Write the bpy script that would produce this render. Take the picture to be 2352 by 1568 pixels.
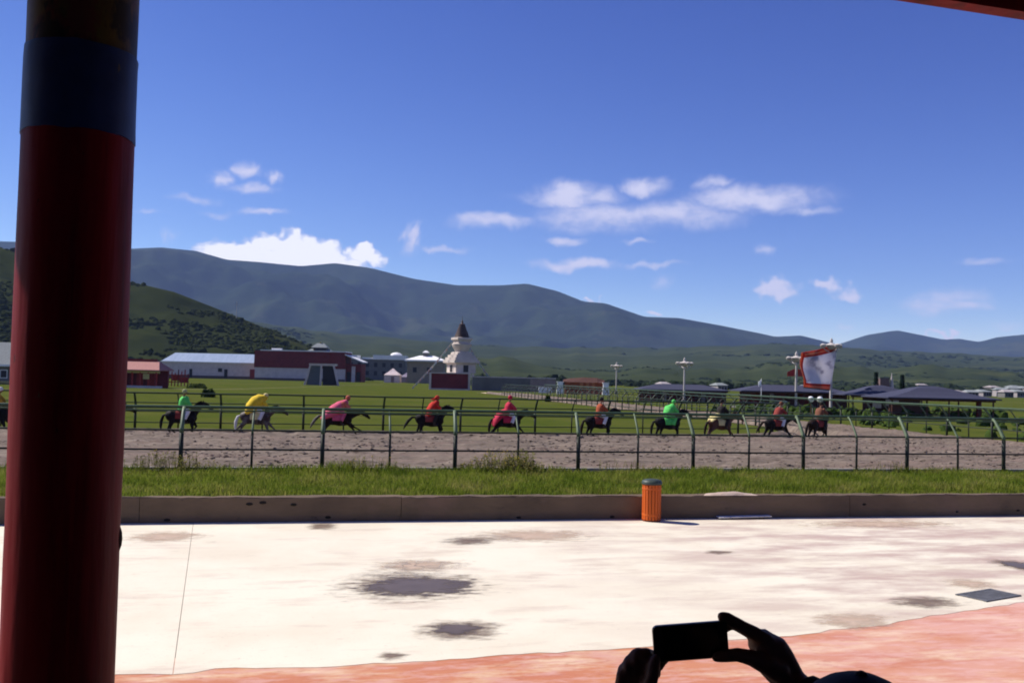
import bpy, bmesh, math, random
import numpy as np
from mathutils import Vector, Matrix, noise
R = math.radians
random.seed(7); rng = np.random.default_rng(7)
scene = bpy.context.scene
for o in list(bpy.data.objects): bpy.data.objects.remove(o)

# ------------------------------------------------------------------ camera, sky, sun, exposure
YAW, PITCH, ROLL = R(12.0), R(2.1), R(1.3)
CAMZ = 3.5
FPX, CX, CY = 2212.0, 1176.0, 784.0            # focal length and centre on a 2352 px wide frame
f0 = Vector((math.sin(YAW), math.cos(YAW), 0)); r0 = Vector((math.cos(YAW), -math.sin(YAW), 0)); u0 = Vector((0, 0, 1))
fv = f0*math.cos(PITCH) + u0*math.sin(PITCH); uv_ = -f0*math.sin(PITCH) + u0*math.cos(PITCH)
rv = r0*math.cos(ROLL) + uv_*math.sin(ROLL); upv = -r0*math.sin(ROLL) + uv_*math.cos(ROLL)
CAM = Vector((0, 0, CAMZ))
cd = bpy.data.cameras.new('camera'); cam = bpy.data.objects.new('camera', cd); scene.collection.objects.link(cam)
cam.matrix_world = Matrix(((rv.x, upv.x, -fv.x, 0), (rv.y, upv.y, -fv.y, 0), (rv.z, upv.z, -fv.z, CAMZ), (0, 0, 0, 1)))
cd.sensor_width = 36; cd.lens = 36*FPX/2352; cd.clip_start = 0.05; cd.clip_end = 30000
scene.camera = cam

SUN_EL, SUN_DX, SUN_DY = R(46), -0.835, 0.55   # the sun stands to the left, behind the wall
sun_az = math.atan2(SUN_DX, SUN_DY)
sdir = Vector((math.sin(sun_az)*math.cos(SUN_EL), math.cos(sun_az)*math.cos(SUN_EL), math.sin(SUN_EL)))
sl = bpy.data.lights.new('sun', 'SUN'); sl.energy = 4.6; sl.angle = R(0.53); sl.color = (1.0, 0.95, 0.87)
so = bpy.data.objects.new('sun', sl); scene.collection.objects.link(so)
so.rotation_euler = sdir.to_track_quat('Z', 'Y').to_euler()

scene.view_settings.view_transform = 'Standard'; scene.view_settings.look = 'None'
scene.view_settings.exposure = 0.62; scene.view_settings.gamma = 1.0
scene.render.engine = 'CYCLES'
scene.cycles.use_denoising = True
scene.cycles.max_bounces = 6; scene.cycles.diffuse_bounces = 3; scene.cycles.volume_bounces = 0
scene.cycles.transparent_max_bounces = 8
scene.cycles.filter_width = 1.9
scene.cycles.use_adaptive_sampling = True; scene.cycles.adaptive_threshold = 0.02

def ray(x, y): return fv + rv*((x-CX)/FPX) - upv*((y-CY)/FPX)
def G(x, y, z=0.58):                            # where a line of sight meets the level z
    d = ray(x, y); return CAM + d*((z-CAMZ)/d.z)
def D(x, y, dist): return CAM + ray(x, y)*dist
def AE(x, y):
    d = ray(x, y).normalized(); return math.atan2(d.dot(r0), d.dot(f0)), math.asin(d.z)
def HY(x): return 866 + (x-CX)*0.0227           # horizon row
def atf(x, f, z): 
    """point seen in column x at forward distance f and height z"""
    y = HY(x) - (z-CAMZ)*FPX/f
    p = D(x, y, f); return Vector((p.x, p.y, z))

W = bpy.data.worlds.new('World'); scene.world = W; W.use_nodes = True
W.cycles.sampling_method = 'MANUAL'; W.cycles.sample_map_resolution = 256
nt = W.node_tree; nt.nodes.clear()
def wn(t, **k):
    n = nt.nodes.new(t)
    for a, b in k.items(): setattr(n, a, b)
    return n
def wl(a, b): nt.links.new(a, b)
def wm(op, a, b=None, c=None):
    n = wn('ShaderNodeMath', operation=op)
    for i, v in enumerate((a, b, c)):
        if v is None: continue
        if isinstance(v, (int, float)): n.inputs[i].default_value = v
        else: wl(v, n.inputs[i])
    return n.outputs[0]
def wvm(op, a, b=None):
    n = wn('ShaderNodeVectorMath', operation=op)
    for i, v in enumerate((a, b)):
        if v is None: continue
        if isinstance(v, tuple): n.inputs[i].default_value = v
        else: wl(v, n.inputs[i])
    return n
def smooth(v, a, b, lo=0.0, hi=1.0):
    n = wn('ShaderNodeMapRange', interpolation_type='SMOOTHSTEP'); wl(v, n.inputs[0])
    for i, q in enumerate((a, b, lo, hi)): n.inputs[i+1].default_value = q
    return n.outputs[0]
sky = wn('ShaderNodeTexSky', sky_type='NISHITA'); sky.sun_disc = False
sky.sun_elevation = SUN_EL; sky.sun_rotation = sun_az; sky.altitude = 3300; sky.air_density = 1.0; sky.dust_density = 0.9; sky.ozone_density = 2.2
# the high-altitude sky of the photograph: deeper and more saturated than the model's, channel by channel
KS = 0.085*2**0.62
sp0 = wn('ShaderNodeSeparateXYZ'); wl(sky.outputs[0], sp0.inputs[0]); cb0 = wn('ShaderNodeCombineXYZ')
for i, (tn, pw, kk) in enumerate(((1.20, 1.9, 1.45), (.93, 1.75, 1.54), (1.10, 1.15, 1.02))):
    wl(wm('MULTIPLY', wm('POWER', wm('MULTIPLY', sp0.outputs[i], tn*KS), pw), kk/KS), cb0.inputs[i])
tint = cb0
tc = wn('ShaderNodeTexCoord'); nrm = wvm('NORMALIZE', tc.outputs['Generated'])
dr = wvm('DOT_PRODUCT', nrm.outputs[0], tuple(r0)).outputs['Value']; df = wvm('DOT_PRODUCT', nrm.outputs[0], tuple(f0)).outputs['Value']
sz = wn('ShaderNodeSeparateXYZ'); wl(nrm.outputs[0], sz.inputs[0])
az = wm('ARCTAN2', dr, df); el = wm('ARCSINE', sz.outputs[2])
cmb = wn('ShaderNodeCombineXYZ'); wl(az, cmb.inputs[0]); wl(el, cmb.inputs[1])
def wnoise(vec, scale, detail, sx=1, sy=1, off=0.0):
    mp = wn('ShaderNodeMapping'); wl(vec, mp.inputs[0]); mp.inputs['Scale'].default_value = (sx, sy, 1); mp.inputs['Location'].default_value = (off, off*.7, off*.3)
    n = wn('ShaderNodeTexNoise', noise_dimensions='2D'); wl(mp.outputs[0], n.inputs['Vector']); n.inputs['Scale'].default_value = scale; n.inputs['Detail'].default_value = detail
    n.inputs['Roughness'].default_value = 0.6
    return n
def warp(vec, scale, amp, off, ax=1.0, ay=1.0):
    n = wnoise(vec, scale, 2, off=off); s = wvm('SUBTRACT', n.outputs['Color'], (0.5, 0.5, 0.5)); m = wvm('MULTIPLY', s.outputs[0], (amp*ax, amp*ay, 0)); return wvm('ADD', vec, m.outputs[0]).outputs[0]
PC = warp(cmb.outputs[0], 42, 0.030, 1.3)                    # cumulus outline
PW = warp(warp(cmb.outputs[0], 14, 0.034, 4.1, 1.5, .6), 60, 0.014, 7.7, 1.6, .6)   # wisps
def blob(P, x, y, rx, ry, s, acc):
    """distance to one cloud, in cloud radii; weaker clouds start further out"""
    a, e = AE(x, y); a2, _ = AE(x+rx, y); _, e2 = AE(x, y-ry); ia, ie = 1/max(a2-a, 1e-4), 1/max(e2-e, 1e-4)
    n = wn('ShaderNodeVectorMath', operation='MULTIPLY_ADD'); wl(P, n.inputs[0]); n.inputs[1].default_value = (ia, ie, 0); n.inputs[2].default_value = (-a*ia, -e*ie, 1.6*(1-s))
    ln = wvm('LENGTH', n.outputs[0]).outputs['Value']
    return ln if acc is None else wm('MINIMUM', acc, ln)
cum = None
for q in ((555, 590, 118, 34), (640, 566, 74, 40), (715, 580, 78, 36), (838, 582, 56, 24), (690, 602, 170, 30)):
    cum = blob(PC, *q, 1.0, cum)
cum = smooth(cum, 1.35, 0.0)
wsp = None
for q in ((503, 412, 26, 18, .62), (556, 394, 30, 15, .75), (622, 412, 26, 14, .62), (575, 436, 60, 14, .58), (440, 456, 48, 11, .45),
          (360, 488, 42, 8, .45), (490, 487, 38, 12, .42), (600, 491, 62, 9, .55), (403, 548, 24, 22, .42), (942, 540, 24, 30, .8), (1025, 570, 62, 9, .55),
          (1300, 452, 100, 26, .92), (1480, 426, 60, 24, .8), (1130, 513, 90, 18, .66), (1390, 500, 180, 34, .66), (1560, 492, 140, 32, .68), (1735, 456, 150, 30, .82), (1640, 424, 48, 16, .52), (1850, 484, 80, 14, .48),
          (1290, 553, 38, 11, .62), (1460, 559, 38, 8, .58), (1325, 609, 95, 13, .74), (1510, 613, 70, 8, .52), (1520, 650, 40, 24, .4), (1750, 573, 42, 13, .55),
          (2180, 692, 100, 32, .56), (2215, 710, 56, 15, .66), (2270, 596, 66, 11, .48), (1950, 748, 32, 10, .42), (2310, 757, 45, 14, .4)):
    wsp = blob(PW, *q, wsp)
wsp = smooth(wsp, 1.75, 0.0)
puf = None
for q in ((1780, 663, 58, 24, .86), (1893, 653, 32, 22, 1.0), (1948, 671, 46, 21, .7), (1503, 719, 24, 8, .75), (1355, 690, 24, 7, .65), (2165, 773, 38, 9, .75)):
    puf = blob(PC, *q, puf)
puf = smooth(puf, 1.4, 0.0)
n1 = wnoise(cmb.outputs[0], 30, 4, 1.0, 2.2, 2.0).outputs[0]; n2 = wnoise(cmb.outputs[0], 55, 3, 1.0, 1.6, 9.0).outputs[0]
wmask = smooth(wm('MULTIPLY', wsp, wm('MULTIPLY_ADD', n1, 1.35, 0.25)), 0.02, 0.95, 0, .95)
cmask = smooth(wm('MULTIPLY', cum, wm('MULTIPLY_ADD', n2, 1.6, .2)), 0.07, 0.50)
pmask = smooth(wm('MULTIPLY', puf, wm('MULTIPLY_ADD', n2, 1.5, .25)), 0.02, 0.8, 0, .95)
gn = wnoise(cmb.outputs[0], 4.5, 4, 1.0, 3.2, 5.0).outputs[0]  # the fair-weather clouds go on round the horizon
gband = wm('MULTIPLY', smooth(el, R(2), R(6)), smooth(el, R(24), R(14)))
gside = smooth(wm('ABSOLUTE', az), R(31), R(40))
gmask = wm('MULTIPLY', wm('MULTIPLY', smooth(gn, .56, .72), gband), wm('MULTIPLY', gside, .7))
mask = wm('MAXIMUM', wm('MAXIMUM', wmask, cmask), wm('MAXIMUM', pmask, gmask))
ccol = wn('ShaderNodeMix', data_type='RGBA'); wl(cmask, ccol.inputs[0]); ccol.inputs[6].default_value = (6.3, 6.2, 7.7, 1); ccol.inputs[7].default_value = (9.5, 9.4, 9.8, 1)
mx = wn('ShaderNodeMix', data_type='RGBA'); wl(mask, mx.inputs[0]); wl(tint.outputs[0], mx.inputs[6]); wl(ccol.outputs[2], mx.inputs[7])
bg = wn('ShaderNodeBackground'); bg.inputs[1].default_value = 0.085; wl(mx.outputs[2], bg.inputs[0])
wo = wn('ShaderNodeOutputWorld'); wl(bg.outputs[0], wo.inputs[0])

# ------------------------------------------------------------------ helpers: materials
MATS = {}
def M(name, c1, c2=None, scale=3.0, rough=0.85, bump=0.0, bscale=None, spec=0.3, detail=6, metal=0.0, lo=.35, hi=.65, coord='Object', stretch=(1, 1, 1), trans=0.0):
    if name in MATS: return MATS[name]
    m = bpy.data.materials.new(name); m.use_nodes = True; t = m.node_tree; b = t.nodes['Principled BSDF']
    b.inputs['Roughness'].default_value = rough; b.inputs['Specular IOR Level'].default_value = spec; b.inputs['Metallic'].default_value = metal
    if c2 is None: c2 = tuple(x*.78 for x in c1)
    co = t.nodes.new('ShaderNodeTexCoord'); mp = t.nodes.new('ShaderNodeMapping'); mp.inputs['Scale'].default_value = stretch; t.links.new(co.outputs[coord], mp.inputs[0])
    n = t.nodes.new('ShaderNodeTexNoise'); n.inputs['Scale'].default_value = scale; n.inputs['Detail'].default_value = detail; n.inputs['Roughness'].default_value = .62
    t.links.new(mp.outputs[0], n.inputs['Vector'])
    r = t.nodes.new('ShaderNodeMapRange'); r.inputs[1].default_value = lo; r.inputs[2].default_value = hi; t.links.new(n.outputs[0], r.inputs[0])
    x = t.nodes.new('ShaderNodeMix'); x.data_type = 'RGBA'; t.links.new(r.outputs[0], x.inputs[0])
    x.inputs[6].default_value = (*c1, 1); x.inputs[7].default_value = (*c2, 1); t.links.new(x.outputs[2], b.inputs['Base Color'])
    if bump:
        n2 = t.nodes.new('ShaderNodeTexNoise'); n2.inputs['Scale'].default_value = bscale or scale*6; n2.inputs['Detail'].default_value = 5; t.links.new(mp.outputs[0], n2.inputs['Vector'])
        bp = t.nodes.new('ShaderNodeBump'); bp.inputs['Strength'].default_value = 1; bp.inputs['Distance'].default_value = bump; t.links.new(n2.outputs[0], bp.inputs['Height']); t.links.new(bp.outputs[0], b.inputs['Normal'])
    m['mixnode'] = x.name; MATS[name] = m
    return m
def layer(m, col, scale, lo, hi, fac=1.0, stretch=(1, 1, 1), off=(0, 0, 0), coord='Object', detail=5):
    """lay another noise-shaped colour over a material made by M"""
    t = m.node_tree; b = t.nodes['Principled BSDF']; src = b.inputs['Base Color'].links[0].from_socket
    co = t.nodes.new('ShaderNodeTexCoord'); mp = t.nodes.new('ShaderNodeMapping'); mp.inputs['Scale'].default_value = stretch; mp.inputs['Location'].default_value = off; t.links.new(co.outputs[coord], mp.inputs[0])
    n = t.nodes.new('ShaderNodeTexNoise'); n.inputs['Scale'].default_value = scale; n.inputs['Detail'].default_value = detail; n.inputs['Roughness'].default_value = .65; t.links.new(mp.outputs[0], n.inputs['Vector'])
    r = t.nodes.new('ShaderNodeMapRange'); r.inputs[1].default_value = lo; r.inputs[2].default_value = hi; r.inputs[4].default_value = fac; t.links.new(n.outputs[0], r.inputs[0])
    x = t.nodes.new('ShaderNodeMix'); x.data_type = 'RGBA'; t.links.new(r.outputs[0], x.inputs[0]); t.links.new(src, x.inputs[6]); x.inputs[7].default_value = (*col, 1); t.links.new(x.outputs[2], b.inputs['Base Color'])
    return x, r

# ------------------------------------------------------------------ helpers: meshes
class MB:
    def __init__(s): s.v = []; s.f = []; s.mi = []; s.cm = 0
    def add(s, vs, fs):
        k = len(s.v); s.v += [tuple(q) for q in vs]; s.f += [tuple(i+k for i in q) for q in fs]; s.mi += [s.cm]*len(fs); return s
    def box(s, c, d, rz=0.0, top=None):
        x, y, z = d[0]/2, d[1]/2, d[2]/2; tx, ty = (x, y) if top is None else (top[0]/2, top[1]/2)
        p = [(-x, -y, -z), (x, -y, -z), (x, y, -z), (-x, y, -z), (-tx, -ty, z), (tx, -ty, z), (tx, ty, z), (-tx, ty, z)]
        cc, ss = math.cos(rz), math.sin(rz)
        return s.add([(c[0]+a*cc-b*ss, c[1]+a*ss+b*cc, c[2]+q) for a, b, q in p], [(0, 3, 2, 1), (4, 5, 6, 7), (0, 1, 5, 4), (1, 2, 6, 5), (2, 3, 7, 6), (3, 0, 4, 7)])
    def loft(s, rings, cap=True):
        n = len(rings[0]); vs = [p for r in rings for p in r]; fs = []
        for i in range(len(rings)-1):
            for j in range(n): fs.append((i*n+j, i*n+(j+1) % n, (i+1)*n+(j+1) % n, (i+1)*n+j))
        if cap: fs.append(tuple(range(n-1, -1, -1))); fs.append(tuple((len(rings)-1)*n+j for j in range(n)))
        return s.add(vs, fs)
    def tube(s, pts, rad, n=8, side=None, round_ends=False):
        """rad: number or (a, b) per point; a lies along `side`, b across it"""
        pts = [Vector(p) for p in pts]
        if not isinstance(rad, (list, tuple)): rad = [rad]*len(pts)
        rad = [(q, q) if isinstance(q, (int, float)) else q for q in rad]
        if round_ends:
            for e in (0, -1):
                p, q = pts[e], pts[1 if e == 0 else -2]; d = (p-q).normalized(); a, b = rad[e]; m = min(a, b)
                np_, nr = [], []
                for k in (.5, .87, 1.0): np_.append(p+d*m*k); nr.append((a*math.sqrt(max(1-k*k, .02)), b*math.sqrt(max(1-k*k, .02))))
                if e == 0: pts = np_[::-1]+pts; rad = nr[::-1]+rad
                else: pts = pts+np_; rad = rad+nr
        rings = []; sd = Vector(side) if side else None
        for i, p in enumerate(pts):
            t = (pts[min(i+1, len(pts)-1)]-pts[max(i-1, 0)]).normalized()
            if sd is None: sd = t.orthogonal().normalized()
            sd2 = sd - t*sd.dot(t)
            if sd2.length < 1e-5: sd2 = t.orthogonal()
            sd2.normalize(); bn = t.cross(sd2)
            if side is None: sd = sd2
            a, b = rad[i]
            rings.append([p+sd2*(a*math.cos(2*math.pi*k/n))+bn*(b*math.sin(2*math.pi*k/n)) for k in range(n)])
        return s.loft(rings)
    def lathe(s, prof, n=16, c=(0, 0, 0), sq=False):
        rings = []
        for r, z in prof: rings.append([(c[0]+r*math.cos(2*math.pi*(k+.5)/n), c[1]+r*math.sin(2*math.pi*(k+.5)/n), c[2]+z) for k in range(n)])
        return s.loft(rings)
    def blob(s, c, r, n=10, m=7):
        rings = []
        for i in range(m):
            a = math.pi*(i+.5)/m; rings.append([(c[0]+r[0]*math.sin(a)*math.cos(2*math.pi*k/n), c[1]+r[1]*math.sin(a)*math.sin(2*math.pi*k/n), c[2]-r[2]*math.cos(a)) for k in range(n)])
        return s.loft(rings)
    def mesh(s, name='m'):
        me = bpy.data.meshes.new(name); me.from_pydata(s.v, [], s.f); me.update(); return me
    def build(s, name, mat, parent=None, smooth=False, loc=None, rz=0.0, **tags):
        me = s.mesh(name); mats = mat if isinstance(mat, (list, tuple)) else [mat]
        for q in mats: me.materials.append(q)
        if len(mats) > 1: me.polygons.foreach_set('material_index', s.mi)
        return link(name, me, parent, smooth, loc, rz, **tags)
def link(name, me, parent=None, smooth=False, loc=None, rz=0.0, label=None, cat=None, group=None, kind=None):
    if smooth:
        me.polygons.foreach_set('use_smooth', [True]*len(me.polygons))
        if len(me.polygons) < 20000: me.set_sharp_from_angle(angle=R(55))
    o = bpy.data.objects.new(name, me); scene.collection.objects.link(o); o.parent = parent
    if loc is not None: o.location = loc
    o.rotation_euler.z = rz
    return tag(o, label, cat, group, kind)
def tag(o, label=None, cat=None, group=None, kind=None):
    if label: o['label'] = label
    if cat: o['category'] = cat
    if group: o['group'] = group
    if kind: o['kind'] = kind
    return o
def thing(name, loc, label, cat, group=None, rz=0.0):
    o = bpy.data.objects.new(name, None); scene.collection.objects.link(o); o.location = loc; o.rotation_euler.z = rz; o.empty_display_size = .2
    return tag(o, label, cat, group)
def remesh(mb, voxel, it=3, fac=.6):
    me = mb.mesh('tmp'); bm = bmesh.new(); bm.from_mesh(me); bmesh.ops.recalc_face_normals(bm, faces=bm.faces); bm.to_mesh(me); bm.free()
    o = bpy.data.objects.new('tmp', me); scene.collection.objects.link(o)
    md = o.modifiers.new('r', 'REMESH'); md.mode = 'VOXEL'; md.voxel_size = voxel
    if it: sm = o.modifiers.new('s', 'SMOOTH'); sm.iterations = it; sm.factor = fac
    dg = bpy.context.evaluated_depsgraph_get(); out = bpy.data.meshes.new_from_object(o.evaluated_get(dg))
    bpy.data.objects.remove(o); bpy.data.meshes.remove(me); out.materials.clear(); return out
def fbm(x, y, z=0.0, o=5): return noise.fractal(Vector((x, y, z)), 1.0, 2.0, o)

GZ = 0.55                                        # level of the meadow
FACE = -YAW                                      # rotation of a thing whose front looks at the stand
# ------------------------------------------------------------------ setting: ground, plaza, track
m_ground = M('meadow', (.062, .082, .015), (.082, .090, .021), scale=.12, rough=1.0, bump=.03, bscale=6, spec=0, lo=.38, hi=.62)
layer(m_ground, (.046, .064, .012), .6, .50, .66, .7)
layer(m_ground, (.120, .110, .035), .035, .56, .70, .55, (.5, 2, 1))
S = 6400
m_conc = M('bleached_concrete', (.72, .66, .53), (.64, .565, .44), scale=.35, rough=.8, bump=.002, bscale=30, spec=.25, lo=.42, hi=.68, coord='Object')
layer(m_conc, (.47, .36, .28), .55, .58, .74, .75, (.55, 1.3, 1), (3, 1, 0))
layer(m_conc, (.45, .33, .27), .9, .55, .75, .6, (.5, 1.6, 1), (11, 4, 0))
layer(m_conc, (.26, .20, .155), 2.2, .66, .76, .6, (.6, 1.5, 1), (5, 8, 0))
layer(m_conc, (.34, .28, .24), 12, .60, .72, .35)
layer(m_conc, (.40, .33, .26), 26, .63, .72, .55, (1, 1, 1), (2, 5, 0), 'Object', 3)
# the right half of the yard carries more pink mud
def span(m, col, x0, x1, y0, y1, fac, sc, lo, hi):
    x, r = layer(m, col, sc, lo, hi, 1.0, (.6, 1.6, 1), (2, 7, 1)); t = m.node_tree
    co = t.nodes.new('ShaderNodeTexCoord'); sp = t.nodes.new('ShaderNodeSeparateXYZ'); t.links.new(co.outputs['Object'], sp.inputs[0])
    a = t.nodes.new('ShaderNodeMapRange'); a.inputs[1].default_value = x0; a.inputs[2].default_value = x1; a.inputs[4].default_value = fac; t.links.new(sp.outputs[0], a.inputs[0])
    mu = t.nodes.new('ShaderNodeMath'); mu.operation = 'MULTIPLY'; t.links.new(a.outputs[0], mu.inputs[0]); t.links.new(r.outputs[0], mu.inputs[1]); t.links.new(mu.outputs[0], x.inputs[0])
span(m_conc, (.44, .32, .275), 3.5, 10, 0, 0, .9, .8, .42, .62)
edge = [(-60, 11.4), (-12, 11.75), (-1.94, 11.82), (.09, 11.85), (1.66, 11.94), (3.95, 12.08), (6.55, 12.36), (9.07, 13.02), (11.6, 13.8), (16, 15.2), (24, 17.5), (60, 21.5)]
def yedge(x):
    for (a, b), (c, d) in zip(edge, edge[1:]):
        if a <= x <= c: return b+(d-b)*(x-a)/(c-a)
    return edge[-1][1]
plaza = thing('plaza', (0, 0, 0), None, None); plaza['kind'] = 'structure'
cuts = [-60, -13, -1.87, 17.5, 34, 60]           # slabs, a narrow open joint between them
for a, b in zip(cuts, cuts[1:]):
    s = MB(); xs = np.linspace(a, b, int((b-a)/(.25 if -14 < a < 30 else 2.0))+1)
    rows = []
    for i, x in enumerate(xs):
        g = .004 if i == 0 else (-.004 if i == len(xs)-1 else 0)
        ye = yedge(x)+.09*fbm(x*1.3, 3.3)+.06*fbm(x*5, 9.3)
        sk = lambda y: (17-y)*.09*max(0.0, 1-abs(x+1.87)/6)
        rows.append(((x+g+sk(ye), ye, 0.0), (x+g+sk(23.3), 23.3, 0.0)))
    vs = [p for q in rows for p in q]; s.add(vs, [(2*i, 2*i+2, 2*i+3, 2*i+1) for i in range(len(rows)-1)])
    vb = [(p[0], p[1], -.05) for p in vs]; s.add(vb, [])
    k = len(vs); n = len(rows); s.f += [(0, 1, k+1, k), (2*n-1, 2*n-2, k+2*n-2, k+2*n-1)]; s.mi += [0, 0]
    s.build('concrete_slab', m_conc, plaza)
m_red = M('red_paving', (.52, .225, .115), (.46, .16, .095), scale=1.1, rough=.85, bump=.003, bscale=40, spec=.2, stretch=(.7, 1.5, 1))
layer(m_red, (.66, .48, .33), 1.1, .49, .64, .9, (.6, 1.7, 1), (4, 4, 0))
layer(m_red, (.56, .30, .25), 3.5, .48, .62, .8, (.6, 1.7, 1), (9, 1, 0))
layer(m_red, (.36, .12, .07), 5, .58, .70, .7, (.6, 1.7, 1))
span(m_red, (.66, .40, .35), 4.5, 12, 0, 0, .9, .8, .30, .55)
rm = MB(); xs = np.linspace(-60, 60, 241); rm.add([p for x in xs for p in ((x, 3.9, -.004), (x, yedge(x)+.6, -.004))], [(2*i, 2*i+2, 2*i+3, 2*i+1) for i in range(240)])
rm.build('red_paving', m_red, kind='structure')

# track: one lofted sheet of churned soil between the two rails
def path_pts(Y, X0, xc, rad, yend, step):
    pts = []; x = X0
    while x < xc: pts.append((x, Y)); x += step
    L = rad*math.pi/2; n = max(6, int(L/step))
    for i in range(n): a = math.pi/2*i/n; pts.append((xc+rad*math.sin(a), Y+rad-rad*math.cos(a)))
    y = Y+rad
    while y < yend: pts.append((xc+rad, y)); y += step
    return pts
def resample(pts, n):
    P = np.array(pts); d = np.r_[0, np.cumsum(np.hypot(*np.diff(P, axis=0).T))]; s = np.linspace(0, d[-1], n); return np.c_[np.interp(s, d, P[:, 0]), np.interp(s, d, P[:, 1])]
outer = path_pts(29.45, -60, 27.5, 10, 170, 1.0); inner = path_pts(50.15, -60, 20.5, 9.5, 170, 1.0)
def seg(pts, a, b, n): return resample([p for p in pts[a:b]], n)
def split(pts, xc, Y, rad):
    i = [k for k, p in enumerate(pts) if p[0] < xc][-1]; j = [k for k, p in enumerate(pts) if p[1] < Y+rad-1e-6][-1]; return i, j
oi, oj = split(outer, 27.5, 29.45, 10); ii, ij = split(inner, 20.5, 50.15, 9.5)
O = np.r_[seg(outer, 0, oi+2, 480), seg(outer, oi+1, oj+2, 90)[1:], seg(outer, oj+1, None, 200)[1:]]
I = np.r_[seg(inner, 0, ii+2, 480), seg(inner, ii+1, ij+2, 90)[1:], seg(inner, ij+1, None, 200)[1:]]
gm = MB(); ye = float(O[-1, 1]); yi = float(I[-1, 1])
gm.add([(-S, 23.48, GZ), (S, 23.48, GZ), (S, 23.48, -.06), (-S, 23.48, -.06), (S, -S, -.06), (-S, -S, -.06)], [(0, 3, 2, 1), (3, 5, 4, 2)])
gm.add([(-S, 23.48, GZ), (-60, 23.48, GZ), (-60, max(ye, yi), GZ), (-S, max(ye, yi), GZ), (-S, S, GZ), (S, S, GZ), (S, max(ye, yi), GZ)], [(0, 1, 2, 3), (3, 2, 6, 5, 4)])
Ol = [tuple(q) for q in O]; Il = [tuple(q) for q in I]
st1 = [q for q in Ol if q[1] < 29.451]; rest1 = [st1[-1]]+[q for q in Ol if q[1] >= 29.451]
gm.add([(x, y, GZ) for x, yy in st1 for y in (23.48, yy)]+[(S, 23.48, GZ), (S, st1[-1][1], GZ)], [(2*i, 2*i+2, 2*i+3, 2*i+1) for i in range(len(st1)-1)]+[(2*len(st1)-2, 2*len(st1), 2*len(st1)+1, 2*len(st1)-1)])
gm.add([(xx, y, GZ) for x, y in rest1 for xx in (x, S)], [(2*i, 2*i+1, 2*i+3, 2*i+2) for i in range(len(rest1)-1)])
rest2 = [q for q in Il if q[1] >= 50.1501]; rest2 = [[q for q in Il if q[1] < 50.1501][-1]]+rest2
gm.add([(xx, y, GZ) for x, y in rest2 for xx in (-60, x)], [(2*i, 2*i+1, 2*i+3, 2*i+2) for i in range(len(rest2)-1)])
gm.build('ground', m_ground, kind='structure')
NT = 84; tv = []; tf = []
for i in range(len(O)):
    for j in range(NT+1):
        t = j/NT; x = O[i, 0]*(1-t)+I[i, 0]*t; y = O[i, 1]*(1-t)+I[i, 1]*t
        e = min(1, min(t, 1-t)*14)
        lane = .50*max(0.0, min(1.0, (t-.775)/.06, (.985-t)/.05))       # the running lane is trodden down below the loose ridge
        z = .575 + e*(.05*fbm(x*.35, y*.9, 1)+.11*fbm(x*.9, y*2.4, 5, 4)+.06*fbm(x*2.6, y*5.2, 9, 3)+.05) + .10*math.exp(-((t-.745)/.03)**2) - lane
        tv.append((x, y, z))
n1_ = NT+1
for i in range(len(O)-1):
    for j in range(NT): tf.append((i*n1_+j, (i+1)*n1_+j, (i+1)*n1_+j+1, i*n1_+j+1))
m_dirt = M('track_soil', (.195, .153, .122), (.120, .094, .076), scale=.9, rough=.95, bump=.09, bscale=3.0, spec=.1, stretch=(.6, 1.6, 1))
layer(m_dirt, (.190, .130, .110), .25, .50, .68, .7, (.5, 2.5, 1)); layer(m_dirt, (.255, .205, .165), 1.3, .54, .66, .7, (.45, 2.0, 1), (7, 5, 0))
layer(m_dirt, (.060, .042, .034), 1.9, .57, .68, .85, (.5, 1.8, 1), (3, 3, 0))
tm = MB(); tm.v = tv; tm.f = tf; tm.mi = [0]*len(tf)
track = tm.build('dirt_track', m_dirt, smooth=True, kind='structure')
m_kerb = M('kerb_concrete', (.42, .38, .33), (.30, .27, .23), scale=2, rough=.9, bump=.004)
k = MB(); k.box((-8, 29.62, .58), (74, .14, .16)); k.build('kerb', m_kerb, kind='structure')

m_path = M('trodden_path', (.24, .20, .115), (.17, .16, .07), scale=.8, rough=.95)
k = MB(); pp = [G(x, y, GZ) for x, y in ((300, 889), (440, 894), (560, 893), (690, 889), (790, 885), (880, 882))]; pl = resample([(q.x, q.y) for q in pp], 40)
k.add([(x, y+s_*(.9+.3*fbm(x*.1, s_)), GZ+.006) for x, y in pl for s_ in (-1, 1)], [(2*i, 2*i+2, 2*i+3, 2*i+1) for i in range(39)]); k.build('path', m_path, kind='structure')
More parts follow.
